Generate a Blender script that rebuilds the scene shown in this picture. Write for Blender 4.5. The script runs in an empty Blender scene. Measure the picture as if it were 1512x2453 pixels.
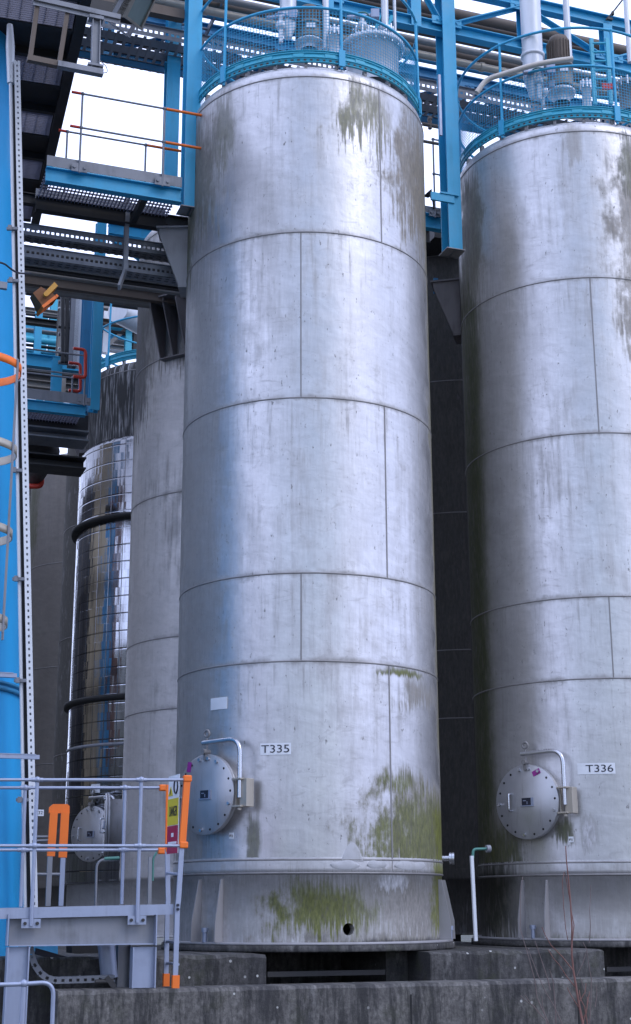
import bpy, math, random
from mathutils import Vector, Matrix
rnd = random.Random(7)
SC = bpy.context.scene
COL = SC.collection
R_ = math.radians

# ------------------------------------------------------------------ camera
ZC = 1.7                      # eye height
PITCH, ROLL, FPX = 0.2693, -0.0034, 3412.0
XA = Vector((1, 0, 0)); FW = Vector((0, math.cos(PITCH), math.sin(PITCH))); UU = Vector((0, -math.sin(PITCH), math.cos(PITCH)))
RT = XA * math.cos(ROLL) + UU * math.sin(ROLL)
UP = UU * math.cos(ROLL) - XA * math.sin(ROLL)
cd = bpy.data.cameras.new('camera'); cam = bpy.data.objects.new('camera', cd); COL.objects.link(cam)
cd.sensor_fit = 'VERTICAL'; cd.sensor_height = 24.0; cd.lens = 24.0 * FPX / 2452.6
cd.clip_start = 0.1; cd.clip_end = 2000
M = Matrix(((RT.x, UP.x, -FW.x, 0), (RT.y, UP.y, -FW.y, 0), (RT.z, UP.z, -FW.z, ZC), (0, 0, 0, 1)))
cam.matrix_world = M
SC.camera = cam

# ------------------------------------------------------------------ sky, sun, exposure
SUN_EL, SUN_AZ = R_(44), R_(128)          # azimuth clockwise from +Y (the way the camera looks)
world = bpy.data.worlds.new('World'); SC.world = world; world.use_nodes = True
wt = world.node_tree; wt.nodes.clear()
def wn(t, **k):
    n = wt.nodes.new(t)
    for a, b in k.items(): setattr(n, a, b)
    return n
sky = wn('ShaderNodeTexSky', sky_type='NISHITA'); sky.sun_disc = False
sky.sun_elevation = SUN_EL; sky.sun_rotation = SUN_AZ; sky.dust_density = 1.0; sky.ozone_density = 2.5; sky.air_density = 1.0
wtc = wn('ShaderNodeTexCoord')
wmp = wn('ShaderNodeMapping'); wmp.inputs['Scale'].default_value = (1.0, 1.0, 1.6); wmp.inputs['Location'].default_value = (0.35, 0.1, 0.4)
wns = wn('ShaderNodeTexNoise'); wns.inputs['Scale'].default_value = 1.7; wns.inputs['Detail'].default_value = 6; wns.inputs['Roughness'].default_value = 0.55
wrp = wn('ShaderNodeValToRGB'); wrp.color_ramp.elements[0].position = 0.30; wrp.color_ramp.elements[1].position = 0.52; wrp.color_ramp.elements[0].color = (0.12, 0.12, 0.12, 1)
wmx = wn('ShaderNodeMix', data_type='RGBA'); wmx.inputs['B'].default_value = (7.8, 8.9, 12.8, 1)
wbg = wn('ShaderNodeBackground'); wbg.inputs['Strength'].default_value = 0.12
wou = wn('ShaderNodeOutputWorld')
wt.links.new(wtc.outputs['Generated'], wmp.inputs['Vector']); wt.links.new(wmp.outputs[0], wns.inputs['Vector'])
wvn = wn('ShaderNodeVectorMath', operation='DOT_PRODUCT'); wvn.inputs[1].default_value = (0.06, -0.97, 0.22)
wmr = wn('ShaderNodeMapRange'); wmr.inputs[1].default_value = 0.66; wmr.inputs[2].default_value = 0.93; wmr.inputs[3].default_value = 0.16; wmr.inputs[4].default_value = -0.2
wad = wn('ShaderNodeMath', operation='ADD')
wt.links.new(wtc.outputs['Generated'], wvn.inputs[0]); wt.links.new(wvn.outputs['Value'], wmr.inputs[0])
wt.links.new(wns.outputs['Fac'], wad.inputs[0]); wt.links.new(wmr.outputs[0], wad.inputs[1]); wt.links.new(wad.outputs[0], wrp.inputs['Fac']); wt.links.new(wrp.outputs['Color'], wmx.inputs['Factor'])
wt.links.new(sky.outputs['Color'], wmx.inputs['A']); wt.links.new(wmx.outputs['Result'], wbg.inputs['Color']); wt.links.new(wbg.outputs[0], wou.inputs['Surface'])
sd = bpy.data.lights.new('sun', 'SUN'); sd.energy = 0.55; sd.angle = R_(24); sd.color = (1.0, 0.96, 0.9)
sun = bpy.data.objects.new('sun', sd); COL.objects.link(sun)
sdir = Vector((math.sin(SUN_AZ) * math.cos(SUN_EL), math.cos(SUN_AZ) * math.cos(SUN_EL), math.sin(SUN_EL)))
sun.rotation_euler = sdir.to_track_quat('Z', 'Y').to_euler()
SC.view_settings.view_transform = 'Standard'; SC.view_settings.look = 'None'
SC.view_settings.exposure = 0.52; SC.view_settings.gamma = 1.0; SC.view_settings.use_curve_mapping = False
SC.render.engine = 'CYCLES'
SC.cycles.max_bounces = 8; SC.cycles.glossy_bounces = 4; SC.cycles.diffuse_bounces = 4

# ------------------------------------------------------------------ placing: a survey of the photograph (1512 x 2453 grid) on the plant's own grid
CAM = Vector((0, 0, ZC))
GU = Vector((3.225, 1.143, 0)).normalized()      # along a row of tanks
GW = Vector((-GU.y, GU.x, 0))                    # from row to row
UPZ = Vector((0, 0, 1))
def ray(x, y): return FW + RT * ((x - 756) / FPX) + UP * ((1226.5 - y) / FPX)
def at(x, y, Y):
    d = ray(x, y); return CAM + d * (Y / d.y)
def PU(x, y, s):                                  # on the vertical plane parallel to the rows, s metres out
    d = ray(x, y); return CAM + d * (s / d.dot(GW))
def PZ(x, y, z):
    d = ray(x, y); return CAM + d * ((z - ZC) / d.z)
def pjx(v):
    v = v - CAM; return 756 + FPX * v.dot(RT) / v.dot(FW)
def uend(a, x):                                   # the point where a line from a along the rows reaches column x
    t0, t1 = -30.0, 30.0
    for _ in range(60):
        t = (t0 + t1) / 2
        if (a + GU * t - CAM).dot(FW) < 0.3 or pjx(a + GU * t) < x: t0 = t
        else: t1 = t
    return a + GU * t

# ------------------------------------------------------------------ materials
class NT:
    def __init__(s, name):
        s.m = bpy.data.materials.new(name); s.m.use_nodes = True; s.t = s.m.node_tree
        s.b = s.t.nodes['Principled BSDF']
        s.tc = s.t.nodes.new('ShaderNodeTexCoord')
    def L(s, a, b): s.t.links.new(a, b)
    def put(s, sock, v):
        if isinstance(v, bpy.types.NodeSocket): s.L(v, sock)
        else: sock.default_value = v
    def ma(s, op, a, b=0.0, c=0.0, clamp=False):
        n = s.t.nodes.new('ShaderNodeMath'); n.operation = op; n.use_clamp = clamp
        s.put(n.inputs[0], a); s.put(n.inputs[1], b); s.put(n.inputs[2], c); return n.outputs[0]
    def xyz(s, v):
        n = s.t.nodes.new('ShaderNodeSeparateXYZ'); s.L(v, n.inputs[0]); return n.outputs
    def vec(s, x, y, z):
        n = s.t.nodes.new('ShaderNodeCombineXYZ'); s.put(n.inputs[0], x); s.put(n.inputs[1], y); s.put(n.inputs[2], z); return n.outputs[0]
    def noise(s, v, scale=1.0, detail=4.0, rough=0.55, dist=0.0):
        n = s.t.nodes.new('ShaderNodeTexNoise'); s.L(v, n.inputs['Vector']); n.inputs['Scale'].default_value = scale
        n.inputs['Detail'].default_value = detail; n.inputs['Roughness'].default_value = rough; n.inputs['Distortion'].default_value = dist
        return n.outputs['Fac']
    def voro(s, v, scale):
        n = s.t.nodes.new('ShaderNodeTexVoronoi'); s.L(v, n.inputs['Vector']); n.inputs['Scale'].default_value = scale; return n.outputs
    def sm(s, v, a, b):                       # 0..1 smoothstep
        n = s.t.nodes.new('ShaderNodeMapRange'); n.interpolation_type = 'SMOOTHSTEP'
        s.put(n.inputs[0], v); n.inputs[1].default_value = a; n.inputs[2].default_value = b; return n.outputs[0]
    def mr(s, v, a, b, c, d):
        n = s.t.nodes.new('ShaderNodeMapRange'); s.put(n.inputs[0], v)
        for i, q in enumerate((a, b, c, d)): n.inputs[i + 1].default_value = q
        return n.outputs[0]
    def mix(s, f, a, b):
        n = s.t.nodes.new('ShaderNodeMix'); n.data_type = 'RGBA'; s.put(n.inputs['Factor'], f)
        s.put(n.inputs['A'], a if not isinstance(a, tuple) else (*a, 1)); s.put(n.inputs['B'], b if not isinstance(b, tuple) else (*b, 1)); return n.outputs['Result']
    def mul(s, a, f):
        n = s.t.nodes.new('ShaderNodeMix'); n.data_type = 'RGBA'; n.blend_type = 'MULTIPLY'; n.inputs['Factor'].default_value = 1
        s.put(n.inputs['A'], a if not isinstance(a, tuple) else (*a, 1))
        c = s.t.nodes.new('ShaderNodeCombineColor'); [s.put(c.inputs[i], f) for i in range(3)]
        s.L(c.outputs[0], n.inputs['B']); return n.outputs['Result']
    def bump(s, h, st=0.2, d=0.01):
        n = s.t.nodes.new('ShaderNodeBump'); n.inputs['Strength'].default_value = st; n.inputs['Distance'].default_value = d
        s.L(h, n.inputs['Height']); s.L(n.outputs[0], s.b.inputs['Normal'])
    def fin(s, col, rough=0.6, metal=0.0, spec=0.5):
        s.put(s.b.inputs['Base Color'], col if not isinstance(col, tuple) else (*col, 1))
        s.put(s.b.inputs['Roughness'], rough); s.put(s.b.inputs['Metallic'], metal); s.b.inputs['Specular IOR Level'].default_value = spec
        return s.m

MAT = {}
def simple(name, col, rough=0.5, metal=0.0, dirt=0.35, dirtcol=(0.05, 0.045, 0.04), scale=3.0, bump=0.1):
    n = NT(name); v = n.tc.outputs['Object']
    a = n.noise(v, scale, 6, 0.6); x = n.xyz(v)
    st = n.noise(n.vec(n.ma('MULTIPLY', x[0], 14), n.ma('MULTIPLY', x[1], 14), n.ma('MULTIPLY', x[2], 1.2)), 1.0, 4)
    f = n.ma('MULTIPLY', n.sm(n.ma('ADD', n.ma('MULTIPLY', a, 0.6), n.ma('MULTIPLY', st, 0.4)), 0.45, 0.75), dirt)
    c = n.mix(f, n.mul(col, n.mr(a, 0.3, 0.7, 0.88, 1.1)), dirtcol)
    n.bump(n.noise(v, scale * 14, 3), bump, 0.004)
    MAT[name] = n.fin(c, n.mr(a, 0.3, 0.7, max(rough - 0.1, 0.03), min(rough + 0.12, 1)), metal)
    return MAT[name]
simple('blue_paint', (0.03, 0.36, 0.60), 0.5, 0, 0.4, (0.07, 0.15, 0.17), 4)
simple('blue_tower', (0.022, 0.36, 0.74), 0.5, 0, 0.15, (0.03, 0.18, 0.34), 0.8, 0.05)
simple('blue_paint_old', (0.03, 0.22, 0.42), 0.55, 0, 0.5, (0.03, 0.06, 0.08))
simple('teal_paint', (0.045, 0.40, 0.56), 0.5, 0, 0.35, (0.06, 0.18, 0.14))
simple('galvanised', (0.33, 0.37, 0.48), 0.5, 0.5, 0.4, (0.14, 0.15, 0.18), 7)
simple('galvanised_dull', (0.24, 0.25, 0.28), 0.62, 0.3, 0.5, (0.05, 0.05, 0.05), 5)
simple('dark_steel', (0.035, 0.034, 0.036), 0.6, 0.2, 0.4, (0.02, 0.015, 0.012))
simple('black_void', (0.012, 0.012, 0.013), 0.8, 0, 0.1)
simple('orange_paint', (0.85, 0.17, 0.012), 0.5, 0, 0.4, (0.3, 0.1, 0.03))
simple('red_paint', (0.6, 0.04, 0.02), 0.45, 0, 0.25, (0.2, 0.04, 0.03))
simple('white_plastic', (0.72, 0.74, 0.78), 0.4, 0, 0.08, (0.4, 0.4, 0.4))
simple('white_pipe', (0.62, 0.64, 0.68), 0.4, 0.2, 0.25, (0.2, 0.2, 0.19))
simple('sealant_white', (0.46, 0.46, 0.48), 0.75, 0, 0.6, (0.2, 0.19, 0.17), 9)
simple('letter_black', (0.012, 0.014, 0.03), 0.5, 0, 0)
simple('sign_yellow', (0.62, 0.52, 0.03), 0.4, 0, 0.15)
simple('sign_red', (0.33, 0.012, 0.06), 0.4, 0, 0.15)
simple('purple_tag', (0.32, 0.03, 0.26), 0.4, 0, 0.1)
simple('brown_lagging', (0.13, 0.10, 0.08), 0.7, 0, 0.5, (0.03, 0.025, 0.02))
simple('grey_lagging', (0.26, 0.25, 0.24), 0.6, 0.2, 0.5, (0.06, 0.05, 0.045))
simple('beige_metal', (0.42, 0.38, 0.32), 0.45, 0.35, 0.3)
simple('beige_pale', (0.55, 0.51, 0.46), 0.5, 0.1, 0.35, (0.2, 0.18, 0.15))
simple('steel_pipe', (0.55, 0.56, 0.6), 0.28, 0.9, 0.15, (0.2, 0.2, 0.2))
simple('weld_steel', (0.26, 0.25, 0.25), 0.55, 0.4, 0.5, (0.10, 0.09, 0.085))
simple('bracket_steel', (0.33, 0.32, 0.33), 0.6, 0.25, 0.5, (0.10, 0.09, 0.085))
simple('bracket_shaded', (0.19, 0.175, 0.18), 0.65, 0.2, 0.6, (0.04, 0.035, 0.035))  # bracket steel made darker: its shade is painted into the colour
simple('rust_lamp', (0.20, 0.075, 0.025), 0.65, 0.1, 0.4, (0.06, 0.03, 0.02))
simple('yellow_lamp', (0.55, 0.26, 0.02), 0.5, 0, 0.25, (0.2, 0.09, 0.03))
simple('lamp_grey', (0.17, 0.165, 0.15), 0.6, 0.3, 0.4)
simple('lamp_glass', (0.10, 0.15, 0.16), 0.12, 0.0, 0.2)
simple('green_pipe', (0.06, 0.20, 0.17), 0.5, 0, 0.2)
simple('twig_red', (0.19, 0.085, 0.07), 0.6, 0, 0.3, (0.08, 0.06, 0.05), 20)
simple('twig_grey', (0.16, 0.12, 0.115), 0.7, 0, 0.3, (0.06, 0.05, 0.05), 20)
simple('grating', (0.20, 0.20, 0.26), 0.7, 0.1, 0.3)
simple('tan_cladding', (0.40, 0.33, 0.22), 0.7, 0, 0.2)
simple('brick', (0.13, 0.065, 0.05), 0.8, 0, 0.3)

def concrete(name, base=(0.135, 0.127, 0.12), dark=(0.017, 0.017, 0.019), spots=True, green=0.25):
    n = NT(name); v = n.tc.outputs['Object']; x = n.xyz(v)
    big = n.noise(v, 1.3, 8, 0.6); fine = n.noise(v, 26, 6, 0.75); mid = n.noise(v, 6, 8, 0.7)
    h = n.ma('ADD', n.ma('MULTIPLY', x[0], GU.x), n.ma('MULTIPLY', x[1], GU.y))
    streak = n.noise(n.vec(n.ma('MULTIPLY', h, 8), 0.3, n.ma('MULTIPLY', x[2], 1.1)), 1.0, 8, 0.7)
    streak2 = n.noise(n.vec(n.ma('MULTIPLY', h, 30), 7.3, n.ma('MULTIPLY', x[2], 5)), 1.0, 6, 0.7)
    c = n.mul(n.mul(base, n.mr(fine, 0.3, 0.7, 0.45, 1.5)), n.mr(mid, 0.3, 0.7, 0.65, 1.3))
    c = n.mix(n.ma('MULTIPLY', n.sm(n.ma('ADD', n.ma('MULTIPLY', streak, 0.6), n.ma('MULTIPLY', streak2, 0.4)), 0.42, 0.6), 0.85), c, dark)
    c = n.mix(n.ma('MULTIPLY', n.sm(big, 0.48, 0.7), 0.75), c, (0.03, 0.029, 0.033))
    c = n.mix(n.ma('MULTIPLY', n.sm(n.noise(v, 3.1, 7, 0.7), 0.5, 0.66), green), c, (0.04, 0.045, 0.018))
    c = n.mix(n.ma('MULTIPLY', n.sm(n.noise(n.vec(n.ma('MULTIPLY', h, 7), 3.3, n.ma('MULTIPLY', x[2], 3)), 1.0, 7, 0.7), 0.58, 0.7), 0.5), c, (0.2, 0.195, 0.19))
    if spots:
        vo = n.voro(v, 9.0)
        pick = n.sm(n.xyz(vo['Color'])[0], 0.6, 0.62)
        sp = n.ma('MULTIPLY', n.ma('MULTIPLY', n.ma('SUBTRACT', 1.0, n.sm(n.ma('ADD', vo['Distance'], n.ma('MULTIPLY', fine, 0.08)), 0.13, 0.17)), pick), n.sm(n.noise(v, 1.1, 2), 0.45, 0.6))
        c = n.mix(sp, c, (0.5, 0.5, 0.48))
    n.bump(n.ma('ADD', n.ma('MULTIPLY', fine, 0.7), big), 0.6, 0.02)
    MAT[name] = n.fin(c, 0.85)
    return MAT[name]
concrete('concrete_wall'); concrete('concrete_plinth', (0.09, 0.086, 0.084), (0.014, 0.014, 0.015), True, 0.4)
concrete('concrete_floor', (0.08, 0.078, 0.075), (0.02, 0.02, 0.02), False, 0.5)

TR = 1.36
def tank_mat(name, stains=(), base=(0.55, 0.54, 0.55), metal=0.76, rough=0.35, seed=0.0, grime=0.3, extra_streak=0.0):
    """dull stainless plate; stains, partly painted shade = (centre angle, half width, z low, z high, softness, amount, colour, streakiness)"""
    n = NT(name); v = n.tc.outputs['Object']; x = n.xyz(v)
    th = n.ma('ARCTAN2', x[0], n.ma('MULTIPLY', x[1], -1.0)); deg = n.ma('MULTIPLY', th, 57.29578); arc = n.ma('MULTIPLY', th, TR)
    z = x[2]
    st1 = n.noise(n.vec(n.ma('MULTIPLY', arc, 16), seed, n.ma('MULTIPLY', z, 0.9)), 1.0, 6, 0.62)
    st2 = n.noise(n.vec(n.ma('MULTIPLY', arc, 34), seed + 5, n.ma('MULTIPLY', z, 2.6)), 1.0, 5, 0.6)
    brush = n.noise(n.vec(n.ma('MULTIPLY', arc, 2.2), seed + 9, n.ma('MULTIPLY', z, 9)), 1.0, 6, 0.65, 1.2)
    big = n.noise(n.vec(n.ma('MULTIPLY', arc, 0.9), seed + 3, n.ma('MULTIPLY', z, 0.55)), 1.0, 5, 0.55)
    speck = n.noise(n.vec(n.ma('MULTIPLY', arc, 30), seed + 2, n.ma('MULTIPLY', z, 13)), 1.0, 3, 0.6)
    patch_ = n.noise(n.vec(n.ma('MULTIPLY', arc, 4.5), seed + 7, n.ma('MULTIPLY', z, 3.0)), 1.0, 6, 0.65)
    fine = n.noise(n.vec(n.ma('MULTIPLY', arc, 42), seed + 1, n.ma('MULTIPLY', z, 14)), 1.0, 5, 0.65)
    fine2 = n.noise(n.vec(n.ma('MULTIPLY', arc, 26), seed + 4, n.ma('MULTIPLY', z, 6)), 1.0, 5, 0.65, 0.6)
    tex = n.ma('ADD', n.ma('ADD', n.ma('MULTIPLY', st2, 0.36), n.ma('MULTIPLY', patch_, 0.34)), n.ma('MULTIPLY', fine2, 0.30))
    c = n.mul(base, n.mr(big, 0.3, 0.7, 0.86, 1.09))
    c = n.mul(c, n.mr(brush, 0.3, 0.7, 0.955, 1.035))
    c = n.mul(c, n.mr(st1, 0.3, 0.75, 1.02, 0.96))
    g = n.ma('MULTIPLY', n.sm(n.ma('ADD', n.ma('MULTIPLY', st1, 0.35), n.ma('ADD', n.ma('MULTIPLY', patch_, 0.3), n.ma('MULTIPLY', big, 0.45))), 0.55, 0.75), grime)
    c = n.mix(g, c, (0.20, 0.185, 0.17))
    spk = n.ma('MULTIPLY', n.sm(speck, 0.66, 0.74), 0.65)
    c = n.mix(spk, c, (0.10, 0.095, 0.09))
    tot = n.ma('ADD', g, spk)
    tex0 = n.ma('ADD', n.ma('MULTIPLY', st2, 0.5), n.ma('MULTIPLY', st1, 0.5))
    for zr in (3.958, 4.824, 6.637, 8.469, 10.306):
        dz = n.ma('SUBTRACT', zr, n.ma('ADD', z, n.mr(st1, .3, .7, -.02, .02)))
        halo = n.ma('MULTIPLY', n.ma('SUBTRACT', 1.0, n.sm(n.ma('ABSOLUTE', dz), 0.008, 0.05)), n.mr(patch_, 0.35, 0.65, 0.05, 0.5))
        drip = n.ma('MULTIPLY', n.ma('MULTIPLY', n.sm(dz, 0.0, 0.02), n.ma('SUBTRACT', 1.0, n.sm(dz, 0.1, 1.0))), n.ma('MULTIPLY', n.sm(tex0, 0.52, 0.68), 0.34))
        hd = n.ma('MAXIMUM', halo, drip)
        c = n.mix(hd, c, (0.17, 0.155, 0.14)); tot = n.ma('ADD', tot, hd)
    sc = n.ma('MULTIPLY', n.sm(n.noise(n.vec(n.ma('MULTIPLY', arc, 3.0), seed + 13, n.ma('MULTIPLY', z, 7.0)), 1.0, 7, 0.7, 2.5), 0.56, 0.66), 0.22)
    c = n.mix(sc, c, (0.25, 0.24, 0.235)); tot = n.ma('ADD', tot, sc)
    hv = n.noise(n.vec(n.ma('MULTIPLY', arc, 55), seed + 21, n.ma('MULTIPLY', z, 6)), 1.0, 5, 0.65)
    hh = n.noise(n.vec(n.ma('MULTIPLY', arc, 6), seed + 22, n.ma('ADD', n.ma('MULTIPLY', z, 40), n.ma('MULTIPLY', arc, 5))), 1.0, 5, 0.65, 0.3)
    wear = n.mr(n.noise(n.vec(n.ma('MULTIPLY', arc, 2.1), seed + 31, n.ma('MULTIPLY', z, 1.3)), 1.0, 5, 0.65, 0.8), 0.36, 0.66, 0.15, 1.0)
    c = n.mix(wear, c, n.mul(n.mul(c, n.mr(hv, 0.32, 0.68, 1.04, 0.94)), n.mr(hh, 0.34, 0.66, 1.02, 0.97)))
    smear = n.noise(n.vec(n.ma('MULTIPLY', arc, 2.6), seed + 33, n.ma('ADD', n.ma('MULTIPLY', z, 6), n.ma('MULTIPLY', arc, 1.5))), 1.0, 4, 0.6, 1.8)
    c = n.mul(c, n.mr(smear, 0.3, 0.7, 0.92, 1.07)); c = n.mul(c, n.mr(fine, 0.3, 0.7, 1.03, 0.96))
    sp2 = n.ma('MULTIPLY', n.sm(n.noise(n.vec(n.ma('MULTIPLY', arc, 48), seed + 23, n.ma('MULTIPLY', z, 12)), 1.0, 3, 0.7), 0.63, 0.72), n.mr(patch_, 0.44, 0.68, 0.0, 0.45))
    c = n.mix(sp2, c, (0.13, 0.125, 0.12)); tot = n.ma('ADD', tot, sp2)
    if extra_streak:
        e = n.ma('MULTIPLY', n.sm(n.ma('ADD', n.ma('MULTIPLY', st2, 0.5), n.ma('MULTIPLY', st1, 0.5)), 0.38, 0.52), extra_streak)
        e = n.ma('MULTIPLY', e, n.sm(z, 7.6, 8.0))
        c = n.mix(e, c, (0.035, 0.035, 0.036)); tot = n.ma('ADD', tot, e)
    for (a0, aw, z0, z1, so, amt, colr, sk) in stains:
        dd = n.ma('ABSOLUTE', n.ma('SUBTRACT', n.ma('ADD', deg, n.mr(patch_, 0.3, 0.7, -aw * (0.3 if sk > 0.2 else 0.07), aw * (0.3 if sk > 0.2 else 0.07))), a0))
        ma_ = n.ma('SUBTRACT', 1.0, n.sm(dd, aw * 0.2, aw * 1.25))
        zz = n.ma('ADD', z, n.mr(st2, 0.3, 0.7, -so * 1.0, so * 1.0))
        mz = n.ma('MULTIPLY', n.sm(zz, z0 - so, z0 + so), n.ma('SUBTRACT', 1.0, n.sm(zz, z1 - so * 2.4, z1 + so)))
        m0 = n.ma('MULTIPLY', ma_, mz)
        tm = n.sm(n.ma('ADD', m0, n.ma('MULTIPLY', n.ma('SUBTRACT', tex, 0.5), sk * 2.0)), 0.22, 0.98)
        f = n.ma('MULTIPLY', n.ma('MULTIPLY', tm, n.sm(m0, 0.0, 0.25)), amt, clamp=True)
        cc = n.mix(n.ma('MULTIPLY', n.sm(fine2, 0.48, 0.68), 0.55), n.mul(colr, n.mr(fine, 0.3, 0.7, 0.55, 1.4)), (0.12, 0.11, 0.10))
        cc = n.mix(n.sm(f, 0.15, 0.7), (0.17, 0.155, 0.12), cc)
        c = n.mix(f, c, cc); tot = n.ma('ADD', tot, f)
    tot = n.ma('MINIMUM', tot, 1.0)
    n.bump(n.ma('ADD', n.ma('ADD', n.ma('MULTIPLY', big, 1.0), n.ma('MULTIPLY', patch_, 0.18)), n.ma('MULTIPLY', fine, 0.02)), 0.5, 0.035)
    rr = n.ma('ADD', n.mr(patch_, 0.3, 0.7, rough - 0.05, rough + 0.07), n.ma('MULTIPLY', tot, 0.35))
    mm = n.ma('MULTIPLY', n.ma('SUBTRACT', 1.0, n.ma('MULTIPLY', tot, 0.9)), metal)
    MAT[name] = n.fin(c, rr, mm)
    return MAT[name]
GRN = (0.125, 0.135, 0.030); DGRN = (0.065, 0.07, 0.022); BRN = (0.15, 0.12, 0.075); DRK = (0.045, 0.042, 0.04); WHT = (0.62, 0.62, 0.66); GRY = (0.26, 0.24, 0.22)
tank_mat('tank_steel_mossy', [
    (58, 36, 2.0, 2.95, 0.12, 0.9, GRY, 0.8), (56, 42, 1.9, 3.0, 0.25, 0.85, GRN, 1.55), (79, 18, 1.9, 2.85, 0.15, 0.9, (0.15, 0.16, 0.025), 0.4),
    (42, 16, 2.75, 3.0, 0.10, 0.9, GRN, 1.2), (44, 20, 3.86, 3.955, 0.03, 0.95, (0.13, 0.14, 0.035), 0.7), (60, 26, 3.6, 3.94, 0.12, 0.55, BRN, 1.4),
    (28, 20, 9.6, 10.55, 0.3, 0.72, (0.16, 0.15, 0.05), 1.35), (66, 34, 8.7, 10.6, 0.45, 0.75, (0.19, 0.155, 0.105), 1.25), (84, 14, 3.0, 10.6, 0.5, 0.75, (0.17, 0.15, 0.08), 0.6), (72, 18, 8.3, 10.4, 0.3, 0.5, (0.17, 0.14, 0.09), 1.5), (86, 9, 2.0, 10.4, 0.2, 0.6, (0.14, 0.13, 0.05), 0.6),
    (-72, 40, 8.7, 10.6, 0.4, 0.85, (0.13, 0.125, 0.095), 0.8), (-84, 24, 8.2, 10.5, 0.4, 0.85, DGRN, 0.7), (-42, 10, 9.4, 10.55, 0.3, 0.6, (0.14, 0.14, 0.09), 0.9), (-86, 22, 2.0, 8.4, 0.5, 0.6, (0.11, 0.11, 0.105), 0.5), (-66, 36, 2.0, 8.8, 0.6, 0.5, (0.25, 0.24, 0.235), 0.8),
    (-22, 4.5, 2.05, 2.6, 0.1, 0.75, (0.09, 0.09, 0.04), 0.8)], seed=1.3)
tank_mat('skirt_steel_mossy', [
    (20, 110, 1.3, 2.1, 0.2, 0.45, (0.3, 0.285, 0.27), 1.3), (24, 62, 1.3, 1.55, 0.12, 0.75, (0.07, 0.068, 0.06), 1.2), (6, 32, 1.45, 2.02, 0.14, 0.95, (0.13, 0.14, 0.035), 1.1), (52, 30, 1.36, 2.1, 0.2, 0.7, GRY, 1.2), (74, 18, 1.42, 2.2, 0.08, 0.95, (0.16, 0.17, 0.03), 0.5),
    (38, 13, 1.82, 2.06, 0.07, 0.8, WHT, 1.0), (50, 70, 1.3, 1.43, 0.04, 0.95, DRK, 0.4)], seed=2.1, grime=0.35, metal=0.5, rough=0.48)
tank_mat('tank_steel_green_shaded', [
    (-84, 50, 1.3, 9.7, 0.7, 0.62, (0.075, 0.075, 0.06), 0.12), (-84, 31, 1.3, 9.5, 0.6, 0.97, (0.04, 0.047, 0.008), 0.1), (-97, 12, 1.3, 10.3, 0.2, 0.9, (0.012, 0.012, 0.011), 0.2), (-60, 24, 1.9, 2.75, 0.25, 0.9, DGRN, 0.9), (-28, 7, 2.3, 2.62, 0.08, 0.9, DGRN, 0.6), (-16, 5, 2.25, 2.6, 0.08, 0.55, WHT, 0.8),  # green growth plus smooth dark layers that paint in the side's shade
    (-72, 20, 8.7, 10.5, 0.3, 0.85, (0.11, 0.105, 0.07), 0.7), (26, 22, 7.5, 10.5, 0.5, 0.6, BRN, 1.0), (22, 10, 9.5, 10.5, 0.25, 0.6, (0.15, 0.15, 0.08), 0.9), (-6, 5, 9.9, 10.5, 0.1, 0.4, GRY, 0.8)], seed=7.7)
tank_mat('skirt_steel_green_shaded', [
    (-82, 50, 1.3, 2.4, 0.2, 0.97, (0.02, 0.022, 0.010), 0.10), (20, 100, 1.3, 2.2, 0.2, 0.4, GRY, 1.3), (0, 80, 1.3, 1.45, 0.06, 0.75, (0.10, 0.105, 0.07), 1.2), (20, 20, 1.45, 2.0, 0.15, 0.6, (0.16, 0.17, 0.08), 1.4)], seed=4.4, grime=0.5, metal=0.5)  # dark left band mixes green growth with painted shade
tank_mat('tank_steel_dull', [(-75, 34, 7.6, 10.6, 0.4, 0.85, DRK, 0.8), (-30, 50, 8.3, 10.6, 0.4, 0.5, DRK, 1.0), (-85, 20, 5.0, 8.5, 0.5, 0.5, DRK, 1.2)], (0.52, 0.50, 0.49), 0.4, 0.5, 11.0, 0.8)
tank_mat('tank_steel_black_streaks', [], (0.36, 0.36, 0.37), 0.3, 0.55, 15.0, 0.6, 0.97)
tank_mat('tank_steel_brown', [(-70, 30, 8.0, 10.5, 0.4, 0.7, DGRN, 0.9)], (0.22, 0.20, 0.185), 0.3, 0.55, 19.0, 0.7)
tank_mat('tank_steel_shaded', [(0, 150, 1.2, 11, 0.5, 0.9, (0.018, 0.018, 0.018), 1.7), (0, 150, 1.2, 11, 0.5, 0.35, (0.3, 0.3, 0.32), 2.6)], (0.16, 0.155, 0.165), 0.15, 0.7, 23.0, 0.9)

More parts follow.
